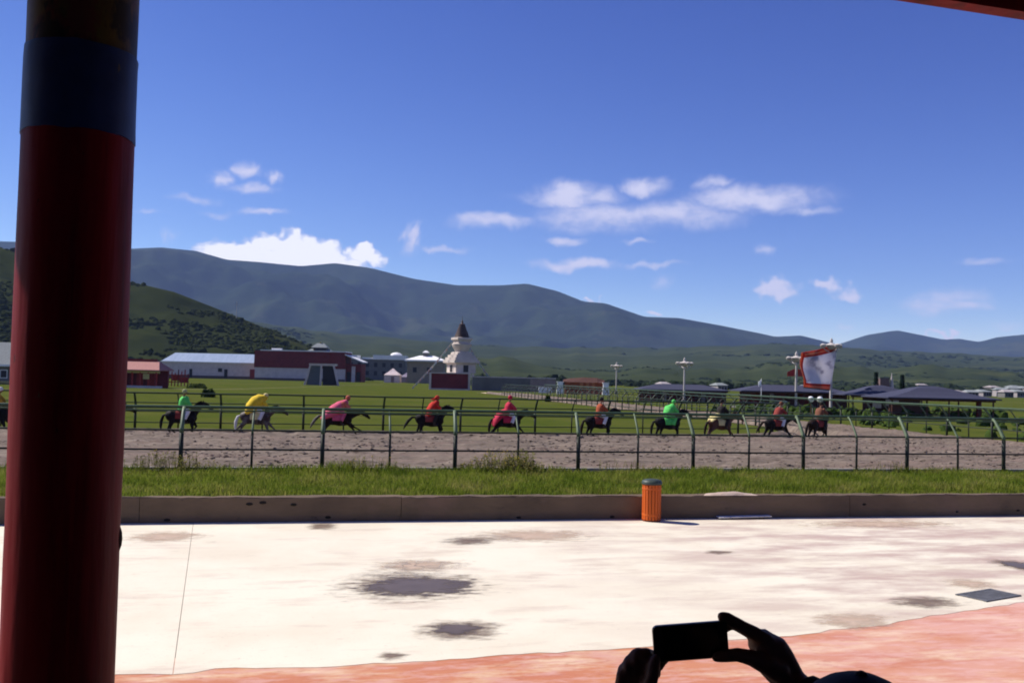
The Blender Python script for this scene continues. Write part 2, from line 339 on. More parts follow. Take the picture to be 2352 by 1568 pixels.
# ------------------------------------------------------------------ mountains and hills
def interp(pts, x):
    return float(np.interp(x, [p[0] for p in pts], [p[1] for p in pts]))
def ridge(name, crest, dc, d0, d1, mat, spur, fq, nA=260, nT=44, jit=.06, x0=-900, x1=3300, p=1.25, seed=0.0, edge_n=0.0):
    vs = []; fs = []; data = []
    xs = np.linspace(x0, x1, nA)
    for i, x in enumerate(xs):
        yc = interp(crest, x) + edge_n*fbm(x*.02, seed)
        d = ray(x, yc); hd = Vector((d.x, d.y)); hl = hd.length; tanel = d.z/hl; dirn = hd/hl
        k = hl/1.0
        Dc = dc*(1+jit*fbm(x*.0022, seed+3.3))*k; Da = d0*k; Db = d1*k
        zc = CAMZ + tanel*Dc - GZ
        for j in range(nT):
            t = j/(nT-6)
            if t <= 1:
                dd = Da+(Dc-Da)*t
                px, py = dirn.x*dd, dirn.y*dd
                w = (4*t*(1-t))
                rn = 1-abs(fbm(x*.004*fq+seed, dd/dc*1.5, seed, 4))*2.0
                r2 = 2.2*fbm(px/dc*5*fq, py/dc*5*fq, seed+2, 6)
                h = zc*(t**p)*(1+spur*.15*w*(rn-.55)) + zc*spur*.55*w*r2*t
                tan_lim = zc*(dd/Dc)*.985 if t < 1 else zc      # a spur stays under the skyline
                h = min(h, tan_lim+ (Dc-dd)*0) if t < 1 else zc
            else:
                q = (t-1)/(5/(nT-6)); dd = Dc+(Db-Dc)*q; px, py = dirn.x*dd, dirn.y*dd; h = zc*max(1-q, 0.0)**1.2
            vs.append((px, py, GZ-.4+max(h, 0.0)))
    for i in range(nA-1):
        for j in range(nT-1): fs.append((i*nT+j, (i+1)*nT+j, (i+1)*nT+j+1, i*nT+j+1))
    b = MB(); b.v = vs; b.f = fs; b.mi = [0]*len(fs)
    return b.build(name, mat, smooth=True, kind='structure')
m_far = M('far_slopes', (.028, .040, .020), (.017, .026, .016), scale=.0022, rough=1, spec=0, detail=8)
layer(m_far, (.052, .058, .028), .0011, .54, .66, .7, (1, 1, 3)); layer(m_far, (.012, .018, .013), .0045, .53, .62, .75); layer(m_far, (.058, .060, .036), .012, .60, .70, .6)
m_foot = M('foothill_grass', (.042, .053, .021), (.028, .038, .017), scale=.006, rough=1, spec=0, detail=8)
layer(m_foot, (.062, .071, .029), .010, .55, .66, .8, (.5, 2, 1)); layer(m_foot, (.020, .030, .016), .014, .56, .68, .8, (.6, 1.6, 1))
m_lhill = M('scrub_slope', (.032, .040, .014), (.021, .027, .011), scale=.02, rough=1, spec=0, detail=8)
layer(m_lhill, (.044, .050, .017), .016, .54, .66, .7); layer(m_lhill, (.016, .022, .012), .035, .54, .64, .8)
far_crest = [(-900, 600), (-300, 560), (0, 554), (120, 558), (300, 571), (370, 568), (450, 576), (520, 596), (600, 602), (690, 611), (770, 604), (850, 615), (950, 640), (1050, 655), (1150, 655), (1210, 651), (1280, 668), (1340, 692), (1390, 696), (1480, 727), (1560, 730), (1650, 746), (1750, 766), (1780, 773), (1840, 770), (1900, 785), (1960, 800), (2100, 830), (2500, 850), (3300, 860)]
right_crest = [(-900, 868), (1500, 868), (1800, 820), (1930, 789), (1990, 769), (2060, 758), (2110, 768), (2170, 780), (2200, 777), (2250, 785), (2290, 774), (2352, 768), (2500, 745), (2800, 720), (3300, 740)]
foot_crest = [(-900, 700), (0, 690), (300, 712), (560, 736), (700, 755), (800, 768), (1000, 783), (1100, 792), (1250, 797), (1500, 798), (1700, 793), (1800, 788), (1900, 795), (2000, 802), (2150, 810), (2352, 820), (2700, 815), (3300, 800)]
low_crest = [(-900, 820), (300, 820), (620, 822), (760, 812), (900, 822), (1050, 826), (1150, 818), (1280, 846), (1400, 850), (1500, 842), (1650, 850), (1780, 830), (1900, 836), (2030, 850), (2120, 838), (2250, 845), (2352, 858), (2700, 850), (3300, 840)]
near_crest = [(-900, 470), (-500, 505), (-200, 545), (0, 568), (150, 598), (300, 646), (400, 669), (500, 708), (600, 748), (700, 790), (770, 822), (850, 856), (900, 880), (3300, 1000)]
ridge('mountain_range', far_crest, 5200, 2900, 6100, m_far, .42, 1.4, nA=420, nT=90, seed=1.7)
ridge('mountain_range', right_crest, 5900, 3900, 6300, m_far, .42, 1.6, nA=300, nT=50, seed=5.1)
foot = ridge('foothills', foot_crest, 2500, 900, 2900, m_foot, .22, 2.2, nA=320, nT=60, seed=8.2, edge_n=4)
lowh = ridge('foothills', low_crest, 1150, 640, 1300, m_foot, .25, 3.0, nA=320, nT=40, seed=11.9, edge_n=7)
near = ridge('hill', near_crest, 640, 400, 900, m_lhill, .12, 2.0, nA=220, nT=40, seed=15.3, x0=-1100, x1=900, p=1.05)

def scrub(name, label, mat, pts, kind='stuff', cat='scrub'):
    """pts: (x, y, z, radius, height); many small uneven crowns in one mass"""
    base = []
    for q in range(5):
        bm = bmesh.new(); bmesh.ops.create_icosphere(bm, subdivisions=2 if q < 2 else 1, radius=1)
        for v in bm.verts:
            v.co *= 1+.55*fbm(v.co.x*1.6+q*9, v.co.y*1.6, v.co.z*1.6, 3)
        bm.verts.ensure_lookup_table(); base.append((np.array([tuple(v.co) for v in bm.verts]), np.array([[v.index for v in f.verts] for f in bm.faces]))); bm.free()
    V = []; Fc = []; k = 0
    for (x, y, z, r, h) in pts:
        bv, bf = base[random.randrange(5)]; a = random.uniform(0, 6.28); c, s = math.cos(a), math.sin(a)
        w = np.c_[(bv[:, 0]*c-bv[:, 1]*s)*r+x, (bv[:, 0]*s+bv[:, 1]*c)*r+y, bv[:, 2]*h*.6+z+h*.35]
        V.append(w); Fc.append(bf+k); k += len(bv)
    V = np.concatenate(V); Fc = np.concatenate(Fc)
    b = MB(); b.v = [tuple(q) for q in V]; b.f = [tuple(q) for q in Fc]; b.mi = [0]*len(b.f)
    return b.build(name, mat, label=label, cat=cat, kind=kind)
m_scrub = M('scrub_leaf', (.034, .043, .014), (.022, .029, .012), scale=.3, rough=1, spec=0)
layer(m_scrub, (.052, .062, .020), .05, .52, .64, .7)
pts = []
from mathutils.bvhtree import BVHTree
def surf(o): me = o.data; return BVHTree.FromPolygons([v.co for v in me.vertices], [tuple(p.vertices) for p in me.polygons])
nb = surf(near)
for _ in range(9000):
    x = random.uniform(-80, 900); f = random.uniform(400, 660); p = D(x, 800, f)
    if fbm(p.x*.016, p.y*.016, 3.1) < .04+random.uniform(-.05, .05): continue
    h = nb.ray_cast(Vector((p.x, p.y, 500)), Vector((0, 0, -1)))[0]
    if h is None or h.z < GZ+.5: continue
    r = random.uniform(.5, 1.7)*(1.5 if random.random() < .12 else 1); pts.append((p.x, p.y, h.z-.3, r, r*random.uniform(.8, 1.3)))
scrub('hillside_scrub', 'dark green scrub covering the near hillside behind the white shed', m_scrub, pts)
tb = surf(track); pts = []
while len(pts) < 9000:
    x, y = random.uniform(-24, 36), random.uniform(29.9, 46.5)
    if fbm(x*.25, y*.6, 4.4)+random.uniform(-.3, .3) < 0: continue
    h = tb.ray_cast(Vector((x, y, 5)), Vector((0, 0, -1)))[0]
    if h: r = .015+.06*random.random()**2.4; pts.append((x, y, h.z-r*.2, r*1.3, r*.9))
scrub('soil_clods', 'loose clods of soil strewn over the track', m_dirt, pts, cat='soil')
m_wood = M('wood_leaf', (.024, .035, .018), (.015, .022, .014), scale=.05, rough=1, spec=0)
pts = []
for (xa, xb, fa, fb, n, rr) in ((1085, 1290, 300, 460, 500, 2.4), (1290, 1480, 400, 560, 420, 2.2), (1480, 1800, 360, 560, 650, 2.2), (1760, 2352, 400, 640, 1000, 2.4), (600, 1000, 450, 600, 500, 2.2), (2352, 2900, 420, 600, 260, 2.4), (790, 960, 385, 425, 120, 1.5)):
    for _ in range(n):
        x = random.uniform(xa, xb); f = random.uniform(fa, fb)
        if fbm(x*.02, f*.02, 8.8) < -.05: continue
        p = atf(x, f, GZ); r = rr*random.uniform(.4, 1.15); pts.append((p.x, p.y, GZ-.3, r, r*random.uniform(.8, 1.4)*(1+.6*max(0, fbm(x*.03, 2.2)))))
scrub('valley_wood', 'far dark belt of trees across the valley behind the stupa', m_wood, pts, cat='wood')
pts = []
for o_, fa, fb, n, rr in ((lowh, 660, 1150, 6000, 3.2), (foot, 1000, 2500, 7000, 7.5)):
    bv_ = surf(o_)
    for _ in range(n):
        x = random.uniform(350, 2450); f = random.uniform(fa, fb); p = D(x, 860, f)
        if fbm(p.x/rr*.022, p.y/rr*.022, 5.5) < .26+random.uniform(0, .06): continue
        h = bv_.ray_cast(Vector((p.x, p.y, 900)), Vector((0, 0, -1)))[0]
        if h is None or h.z < GZ+1: continue
        r = rr*random.uniform(.5, 1.1); pts.append((p.x, p.y, h.z-.35*r, r, r*random.uniform(.5, .9)))
scrub('hill_woods', 'dark patches of woodland scattered over the green foothills', M('hill_wood_leaf', (.024, .034, .016), (.015, .023, .013), scale=.03, rough=1, spec=0), pts, cat='wood')

# ------------------------------------------------------------------ the stand the picture is taken from
m_dark = M('stand_dark_paint', (.075, .040, .034), (.050, .030, .026), scale=2, rough=.8, spec=.2)
m_floor = M('stand_floor', (.085, .070, .062), (.06, .05, .046), scale=1.5, rough=.85, bump=.003)
m_redwood = M('red_lacquer', (.210, .0040, .0120), (.135, .0028, .0085), scale=2.5, rough=.55, bump=.006, bscale=10, spec=.12, stretch=(1.4, 1.4, .2))
layer(m_redwood, (.055, .004, .006), 3, .50, .66, .8, (1.6, 1.6, .12)); layer(m_redwood, (.26, .012, .016), 7, .56, .70, .6, (2, 2, .08), (4, 1, 0)); layer(m_redwood, (.12, .075, .055), 11, .69, .73, .8, (1, 1, .45), (1, 7, 3)); layer(m_redwood, (.015, .006, .006), 16, .68, .72, .9, (1, 1, .35), (8, 2, 5))
stand = thing('grandstand', (0, 0, 0), 'dark roofed viewing stand whose red eaves board crosses the top right corner', 'grandstand', rz=R(4.2))
b = MB(); b.box((0, -2.7, 1.80), (26, 6.6, .2)); b.build('floor_tier', m_floor, stand)
b = MB(); b.box((0, 2.25, .72), (26, 3.3, 1.44)); b.build('floor_tier', m_floor, stand)
b = MB(); b.box((0, -6.1, 3.9), (26, .2, 4.4)); b.build('back_wall', m_dark, stand)
_d = ray(2233, 9); _n = Vector((-math.sin(R(4.2)), math.cos(R(4.2)), 0)); EZ = CAMZ+_d.z*4.35/_d.dot(_n)   # underside of the eaves board
b = MB(); b.add([(-13, -6.2, EZ+.9), (13, -6.2, EZ+.9), (13, 4.35, EZ+.16), (-13, 4.35, EZ+.16), (-13, -6.2, EZ+1.1), (13, -6.2, EZ+1.1), (13, 4.35, EZ+.36), (-13, 4.35, EZ+.36)], [(0, 1, 2, 3), (4, 7, 6, 5), (3, 2, 6, 7), (0, 4, 5, 1), (0, 3, 7, 4), (1, 5, 6, 2)]); b.build('roof', m_dark, stand)
for i in range(14):
    x = -12.2+i*1.85; b = MB(); b.add([(x+q*.07, y, EZ+z) for y, z in ((-5.9, .78), (4.3, .08)) for q in (-1, 1)]+[(x+q*.07, y, EZ+z) for y, z in ((-5.9, .88), (4.3, .17)) for q in (-1, 1)], [(0, 1, 3, 2), (4, 6, 7, 5), (0, 4, 5, 1), (2, 3, 7, 6), (0, 2, 6, 4), (1, 5, 7, 3)]); b.build('rafter', m_dark, stand)
b = MB(); b.box((0, 4.40, EZ+.035), (26.2, .10, .07)); b.build('eaves_board', m_redwood, stand); b = MB(); b.box((0, 4.46, EZ+.22), (26.2, .06, .30)); b.build('eaves_board', m_redwood, stand)
for sx in (-12.9, 12.9):
    b = MB(); b.box((sx, -.9, 3.7), (.2, 10.2, 4.3)); b.build('side_wall', m_dark, stand)

# the painted column, leaning a hair out of true
COLX, COLY, COLR = -.765, 3.42, .174
m_blue = M('blue_paint', (.018, .045, .185), (.013, .032, .125), scale=4, rough=.5, bump=.002, bscale=14, spec=.3)
m_ochre = M('ochre_paint', (.11, .075, .012), (.05, .022, .010), scale=3.5, rough=.55, spec=.3, lo=.42, hi=.56)
layer(m_blue, (.10, .085, .06), 12, .68, .72, .7, (1, 1, .6)); layer(m_ochre, (.13, .020, .014), 3.2, .54, .60, .8, (1, 1, .5)); layer(m_ochre, (.012, .012, .012), 5.0, .52, .58, .9, (1, 1, .5), (3, 2, 1))
col = thing('painted_column', (COLX, COLY, 1.44), 'thick dark red wooden column with a blue band, left edge of the picture', 'column')
def colring(z, r, seed=0): return [(r*(1+(.020)*fbm(math.cos(a)*1.6+seed, math.sin(a)*1.3, z*1.1, 4))*math.cos(a), r*(1+(.020)*fbm(math.cos(a)*1.6+seed, math.sin(a)*1.3, z*1.1, 4))*math.sin(a), z) for a in [2*math.pi*k/64 for k in range(64)]]
zb0, zb1 = D(185, 292, 3.04).z-1.44, D(185, 88, 3.05).z-1.44
b = MB(); b.loft([colring(z, COLR*(1.0 + (.012 if z < .3 else 0))) for z in np.linspace(0.0, zb0+.02, 70)]); b.build('shaft', m_redwood, col, smooth=True)
def wavy(z, amp, s): return [(x, y, zz+amp*fbm(math.atan2(y, x)*1.5, s, 0)) for x, y, zz in colring(z, COLR*1.012, s)]
b = MB(); b.loft([wavy(zb0, .014, 2.2)]+[colring(z, COLR*1.012, 0) for z in np.linspace(zb0+.04, zb1-.03, 12)]+[wavy(zb1, .010, 4.2)]); b.build('blue_band', m_blue, col, smooth=True)
b = MB(); b.loft([colring(z, COLR*.985) for z in np.linspace(zb1-.04, 4.04, 26)]); b.build('painted_neck', m_ochre, col, smooth=True)
b = MB(); b.lathe([(.20, 0), (.30, .05), (.30, .14), (.22, .16)], 24, (0, 0, -.001)); b.build('base_stone', m_floor, col)
m_knot = M('knot', (.02, .012, .010), rough=.9)
b = MB(); b.blob((0, 0, 0), (.020, .030, .050)); kn = b.build('knot', m_knot, col, smooth=True); kn.location = (COLR*.93*math.cos(R(6)), COLR*.93*math.sin(R(6)), D(270, 1238, 3.2).z-1.44)

# ------------------------------------------------------------------ low concrete wall and what stands by it
m_wall = M('wall_concrete', (.160, .112, .076), (.110, .080, .056), scale=1.2, rough=.9, bump=.008, bscale=9, spec=.2, stretch=(.5, 1, 1.2))
layer(m_wall, (.18, .115, .09), .5, .54, .68, .6); layer(m_wall, (.05, .038, .032), 2.6, .62, .72, .8, (.6, 1, 1.5), (3, 0, 2)); layer(m_wall, (.045, .032, .028), .30, .60, .72, .5)
wall = thing('low_wall', (0, 23.2, 0), 'long low grey-brown concrete wall between the white yard and the grass', 'wall')
x = -46.0; i = 0
while x < 62:
    L = 5.6+.9*random.random(); ys = .006*random.uniform(-1, 1); nx = 34
    b = MB(); rings = []
    for q in range(nx+1):
        xx = x+.006+(L-.012)*q/nx; c = .022*fbm(xx*1.1, 4.4)+.016*fbm(xx*5, 2.2); c2 = .02*fbm(xx*2.1, 7.4); d = .010*fbm(xx*2.3, 9.9)
        rings.append([(xx, ys+d, -.04), (xx, ys+d*.5, .28), (xx, ys+.012+d, .545+c*.8), (xx, ys+.03, .575+c), (xx, ys+.25, .585+c2), (xx, ys+.28, .56), (xx, ys+.28, -.04)])
    b.loft(rings); b.build('wall_section', m_wall, wall); x += L
m_hole = M('weep_hole', (.02, .017, .015), rough=1)
for k, (px, pz) in enumerate(((-3.0, .07), (-1.2, .42), (-.9, .45), (-.2, .40), (.6, .10), (5.2, .06), (7.6, .06), (14.6, .33), (17.4, .12), (19.3, .14))):
    b = MB(); b.blob((0, 0, 0), (.055+.03*random.random(), .02, .035)); b.build('pock_mark', m_hole, wall, smooth=True, loc=(px, .004, pz))
m_sand = M('sand', (.52, .40, .32), (.42, .31, .25), scale=5, rough=.95, bump=.01)
sp = G(1660, 1137, .58)
b = MB(); rings = []
for i in range(25):
    t = i/24; xx = -.75+1.5*t; h = .075*math.sin(math.pi*t)**.8*(1+.35*fbm(xx*3, 1.2)); rings.append([(xx, -.02+.02*fbm(xx*4, 5), 0), (xx, .03, h*.55), (xx, .12, h), (xx, .26, h*.75), (xx, .42, 0)])
b.loft(rings); b.build('sand_heap', m_sand, smooth=True, loc=(sp.x+.25, 23.22, .575), label='small heap of pale sand spilled on top of the low wall', cat='sand heap')
# board leaning at the foot of the wall
m_board = M('white_board', (.74, .72, .70), (.62, .60, .58), scale=3, rough=.6)
p0 = G(1712, 1194, 0)
b = MB(); b.add([(-.72, -.10, .040), (.74, -.08, .060), (.76, .13, .066), (-.70, .13, .046), (-.72, -.10, .058), (.74, -.08, .078), (.76, .13, .084), (-.70, .13, .064)], [(0, 3, 2, 1), (4, 5, 6, 7), (0, 1, 5, 4), (1, 2, 6, 5), (2, 3, 7, 6), (3, 0, 4, 7)])
bd = thing('board', (p0.x+.05, 23.02, 0), 'thin white board lying propped at the foot of the wall beside the orange bin', 'board'); b.build('panel', m_board, bd)
for px, py, r_, hh in ((-.45, -.02, .06, .045), (.5, 0, .07, .058)):
    b = MB(); b.blob((px, py, hh*.4), (r_, r_*.8, hh*.62)); b.build('prop_stone', m_wall, bd, smooth=True)
# orange litter bin
m_orange = M('orange_slats', (.62, .125, .012), (.48, .075, .012), scale=6, rough=.55, spec=.3, stretch=(1, 1, .2)); layer(m_orange, (.22, .04, .015), 9, .62, .72, .6, (1, 1, .3))
m_lid = M('bin_lid', (.055, .075, .062), (.035, .048, .040), scale=5, rough=.5)
m_in = M('bin_liner', (.16, .03, .008), rough=.8)
pb = G(1497, 1196, 0)
bn = thing('litter_bin', (pb.x, 22.86, 0), 'orange slatted litter bin with a grey-green lid standing against the wall', 'litter bin')
b = MB(); b.lathe([(.20, .02), (.20, .90)], 16); b.build('liner', m_in, bn)
b = MB(); b.lathe([(.225, 0), (.225, .05), (.21, .06)], 20); b.build('base_ring', m_in, bn)
for i in range(18):
    a = 2*math.pi*i/18; b = MB(); b.box((0, 0, .47), (.026, .066, .86), top=(.026, .060)); o = b.build('slat', m_orange, bn); o.location = (.222*math.cos(a), .222*math.sin(a), 0); o.rotation_euler.z = a
for z in (.14, .78):
    b = MB(); b.lathe([(.236, 0), (.240, .01), (.240, .035), (.236, .045)], 24, (0, 0, z)); b.build('hoop', m_orange, bn, smooth=True)
b = MB(); b.lathe([(.20, .90), (.252, .91), (.256, .96), (.235, 1.0), (.15, 1.03), (.02, 1.045)], 24); b.build('lid', m_lid, bn, smooth=True)
# puddles and damp patches on the yard
def rim_mat(m, soft):
    t = m.node_tree; b = t.nodes['Principled BSDF']; at = t.nodes.new('ShaderNodeAttribute'); at.attribute_name = 'rim'; co = t.nodes.new('ShaderNodeTexCoord'); n = t.nodes.new('ShaderNodeTexNoise'); n.inputs['Scale'].default_value = 4.5; n.inputs['Detail'].default_value = 6; n.inputs['Roughness'].default_value = .7
    mp = t.nodes.new('ShaderNodeMapping'); mp.inputs['Scale'].default_value = (.55, 1.3, 1); t.links.new(co.outputs['Object'], mp.inputs[0]); t.links.new(mp.outputs[0], n.inputs['Vector'])
    ma = t.nodes.new('ShaderNodeMath'); ma.operation = 'MULTIPLY_ADD'; t.links.new(n.outputs[0], ma.inputs[0]); ma.inputs[1].default_value = 1.5; ma.inputs[2].default_value = -.75
    ad = t.nodes.new('ShaderNodeMath'); ad.operation = 'ADD'; t.links.new(at.outputs['Fac'], ad.inputs[0]); t.links.new(ma.outputs[0], ad.inputs[1])
    r = t.nodes.new('ShaderNodeMapRange'); r.interpolation_type = 'SMOOTHSTEP'; r.inputs[1].default_value = .80; r.inputs[2].default_value = .80-soft; r.inputs[3].default_value = 0; r.inputs[4].default_value = 1; t.links.new(ad.outputs[0], r.inputs[0])
    tr = t.nodes.new('ShaderNodeBsdfTransparent'); mx_ = t.nodes.new('ShaderNodeMixShader'); t.links.new(r.outputs[0], mx_.inputs[0]); t.links.new(tr.outputs[0], mx_.inputs[1]); t.links.new(b.outputs[0], mx_.inputs[2]); t.links.new(mx_.outputs[0], t.nodes['Material Output'].inputs['Surface']); return m
m_wet = M('damp_concrete', (.155, .108, .076), (.25, .18, .13), scale=3, rough=.6, spec=.35, lo=.40, hi=.66); rim_mat(m_wet, .8)
m_stain = M('mud_stain', (.44, .32, .235), (.52, .40, .31), scale=3, rough=.8, spec=.2); rim_mat(m_stain, .75)
m_water = M('puddle_water', (.130, .100, .086), (.105, .080, .070), scale=2, rough=.3, spec=.2); m_water.node_tree.nodes['Principled BSDF'].inputs['IOR'].default_value = 1.2; rim_mat(m_water, .4)
def sheet(name, mat, par, rx, ry, z, seed, ox=0.0, oy=0.0, rag=.12):
    n, m = 96, 12; v = [(ox, oy, z)]; rim = [0.0]
    for i in range(1, m+1):
        for k in range(n):
            a = 2*math.pi*k/n; c, s_ = math.cos(a), math.sin(a); q = (1+rag*fbm(c*1.3+seed, s_*1.3, seed, 3))*i/m*1.25
            v.append((ox+rx*q*c, oy+ry*q*s_, z)); rim.append(i/m*1.25)
    f = [(0, 1+k, 1+(k+1) % n) for k in range(n)]+[(1+(i-1)*n+k, 1+i*n+k, 1+i*n+(k+1) % n, 1+(i-1)*n+(k+1) % n) for i in range(1, m) for k in range(n)]
    b = MB(); b.v = v; b.f = f; b.mi = [0]*len(f); o = b.build(name, mat, par); at = o.data.attributes.new('rim', 'FLOAT', 'POINT'); at.data.foreach_set('value', rim); return o
def puddle(px, py, wpx, hpx, label, water, seed, cat='puddle', mat=None):
    c = G(px, py, 0); l = G(px-wpx/2, py, 0); r_ = G(px+wpx/2, py, 0); nr = G(px, py+hpx/2, 0); fr = G(px, py-hpx/2, 0)
    rx = abs(r_.x-l.x)/2; ry = abs(fr.y-nr.y)/2; cy = (fr.y+nr.y)/2
    t = thing('puddle' if water else 'damp_patch', (c.x, cy, 0), label, cat)
    sheet('damp_edge', mat or m_wet, t, rx*1.75, ry*1.7, .004, seed)
    if water: sheet('water', m_water, t, rx*water[2]*1.75, ry*water[3]*1.7, .008, seed+.2, rx*water[0], ry*water[1])
    return t
puddle(945, 1343, 305, 62, 'largest puddle on the white yard, ragged dark rim and blue-grey water', (.10, -.15, .72, .55), 1.4)
puddle(1060, 1446, 185, 42, 'puddle nearest the red paving, left of the raised phone', (-.12, .1, .52, .5), 3.3)
puddle(1080, 1242, 112, 17, 'long thin brown damp patch on the yard, above the largest puddle', None, 5.7, 'damp patch')
puddle(740, 1208, 62, 15, 'small round dark damp patch close to the wall, left half of the yard', None, 7.1, 'damp patch')
puddle(2130, 1382, 150, 26, 'brown damp patch just left of the metal drain cover', None, 9.2, 'damp patch')
puddle(2338, 1297, 84, 26, 'dark wet puddle at the right edge of the picture', (.0, .0, .6, .55), 12.4)
puddle(902, 1506, 62, 17, 'small brown stain touching the red paving, left of centre', None, 14.9, 'damp patch')
puddle(1652, 1268, 62, 8, 'thin brown damp streak on the yard below the orange bin', None, 17.3, 'damp patch')
puddle(960, 1298, 190, 26, 'pale orange stain on the yard just above the largest puddle', None, 21.7, 'stain', m_stain)
puddle(1220, 1230, 260, 26, 'pale orange mud streak right of the long thin damp patch', None, 24.1, 'stain', m_stain)
puddle(2020, 1203, 300, 16, 'brown mud washed along the foot of the wall on the right', None, 31.1, 'stain', m_stain)
puddle(1960, 1425, 170, 34, 'brown smear on the yard above the onlooker, near the red paving', None, 33.9, 'stain', m_stain)
puddle(2230, 1340, 100, 20, 'grey-brown smear just above the metal drain cover', None, 38.8, 'stain', m_stain)
puddle(380, 1232, 160, 22, 'pale orange stain near the wall left of the slab joint', None, 41.2, 'stain', m_stain)
# drain cover
m_iron = M('drain_iron', (.17, .17, .18), (.11, .11, .115), scale=6, rough=.6, metal=.4)
cs = [G(*q, 0) for q in ((2207, 1366), (2288, 1353), (2333, 1371), (2252, 1379))]; dc = sum(cs, Vector())/4
dv = (cs[1]-cs[0]).normalized(); ang = math.atan2(dv.y, dv.x); Ld = ((cs[1]-cs[0]).length+(cs[2]-cs[3]).length)/2; Wd = min(.62, ((cs[3]-cs[0]).length+(cs[2]-cs[1]).length)/2)
dcov = thing('drain_cover', (dc.x, dc.y, .002), 'square grey metal drain cover set in the yard near the red paving', 'drain cover', rz=ang)
b = MB(); b.box((0, 0, .002), (Ld, Wd, .012)); b.build('plate', m_dark, dcov)
for sx, sy, lx, ly in ((0, Wd/2, Ld+.08, .05), (0, -Wd/2, Ld+.08, .05), (Ld/2, 0, .05, Wd-.05), (-Ld/2, 0, .05, Wd-.05)):
    b = MB(); b.box((sx, sy, .008), (lx, ly, .022)); b.build('frame_bar', m_iron, dcov)
for i in range(9):
    b = MB(); b.box((-Ld/2+Ld*(i+.5)/9, 0, .008), (Ld/9*.62, Wd-.06, .018)); b.build('grate_bar', m_iron, dcov)

# ------------------------------------------------------------------ grass in front of the rail
def blades(name, label, mat, n, xr, yr, hf, wid, lean=.35, keep=None):
    X = rng.uniform(*xr, n); Y = rng.uniform(*yr, n); H = np.empty(n)
    ok = np.ones(n, bool)
    for i in range(n):
        h = hf(X[i], Y[i]); H[i] = h*rng.uniform(.55, 1.25)
        if h <= 0: ok[i] = False
    X, Y, H = X[ok], Y[ok], H[ok]; n = len(X)
    a = rng.uniform(0, 6.283, n); w = wid*rng.uniform(.6, 1.3, n); lx = rng.normal(0, lean, n)*H; ly = rng.normal(0, lean, n)*H
    cx, cy = np.cos(a)*w, np.sin(a)*w; z0 = np.full(n, GZ-.02)
    P = np.stack([np.c_[X-cx, Y-cy, z0], np.c_[X+cx, Y+cy, z0], np.c_[X+cx*.8+lx*.3, Y+cy*.8+ly*.3, z0+H*.55], np.c_[X-cx*.8+lx*.3, Y-cy*.8+ly*.3, z0+H*.55], np.c_[X+lx, Y+ly, z0+H]], 1).reshape(-1, 3)
    k = np.arange(n)*5; Q = np.c_[k, k+1, k+2, k+3]; T = np.c_[k+3, k+2, k+4]
    me = bpy.data.meshes.new(name); me.from_pydata(P.tolist(), [], Q.tolist()+T.tolist()); me.materials.append(mat); me.update()
    return link(name, me, label=label, cat='grass', kind='stuff')
def leaf_mat(name, cols):
    m = bpy.data.materials.new(name); m.use_nodes = True; t = m.node_tree; t.nodes.clear()
    g = t.nodes.new('ShaderNodeNewGeometry'); co = t.nodes.new('ShaderNodeTexCoord'); n = t.nodes.new('ShaderNodeTexNoise'); n.inputs['Scale'].default_value = .9; n.inputs['Detail'].default_value = 4; t.links.new(co.outputs['Object'], n.inputs['Vector'])
    ad = t.nodes.new('ShaderNodeMath'); ad.operation = 'MULTIPLY_ADD'; t.links.new(g.outputs['Random Per Island'], ad.inputs[0]); ad.inputs[1].default_value = .40; sc = t.nodes.new('ShaderNodeMapRange'); sc.inputs[1].default_value = .3; sc.inputs[2].default_value = .7; sc.inputs[4].default_value = .62; t.links.new(n.outputs[0], sc.inputs[0]); t.links.new(sc.outputs[0], ad.inputs[2])
    r = t.nodes.new('ShaderNodeValToRGB'); t.links.new(ad.outputs[0], r.inputs[0])
    while len(r.color_ramp.elements) < len(cols): r.color_ramp.elements.new(.5)
    for i, c in enumerate(cols): r.color_ramp.elements[i].position = i/(len(cols)-1); r.color_ramp.elements[i].color = (*c, 1)
    d = t.nodes.new('ShaderNodeBsdfDiffuse'); tr = t.nodes.new('ShaderNodeBsdfTranslucent'); mxs = t.nodes.new('ShaderNodeMixShader'); mxs.inputs[0].default_value = .45
    t.links.new(r.outputs[0], d.inputs[0]); t.links.new(r.outputs[0], tr.inputs[0]); t.links.new(d.outputs[0], mxs.inputs[1]); t.links.new(tr.outputs[0], mxs.inputs[2])
    o = t.nodes.new('ShaderNodeOutputMaterial'); t.links.new(mxs.outputs[0], o.inputs[0]); return m
m_blade = leaf_mat('grass_blade', ((.060, .100, .012), (.115, .165, .018), (.185, .230, .030), (.27, .265, .060), (.34, .29, .12)))
def gh(x, y):
    v = .20+.12*fbm(x*.35, y*.5, 2)+.06*fbm(x*1.4, y*1.6, 6)
    if y > 28.3 and x < 13: v += .22*max(0, fbm(x*.45, 3.7)+.12)
    if y < 23.9: v *= .7
    return max(v, .05) if y < 29.2 or fbm(x*.8, 1.1) > -.1 else 0
blades('grass_strip', 'rough green grass strip between the low wall and the dark green rail', m_blade, 90000, (-14, 31), (23.5, 29.5), gh, .011)
m_weed = leaf_mat('weed_leaf', ((.075, .11, .016), (.15, .165, .035), (.25, .23, .07), (.33, .28, .12)))
m_flower = M('yellow_flower', (.55, .40, .03), (.5, .3, .02), scale=5)
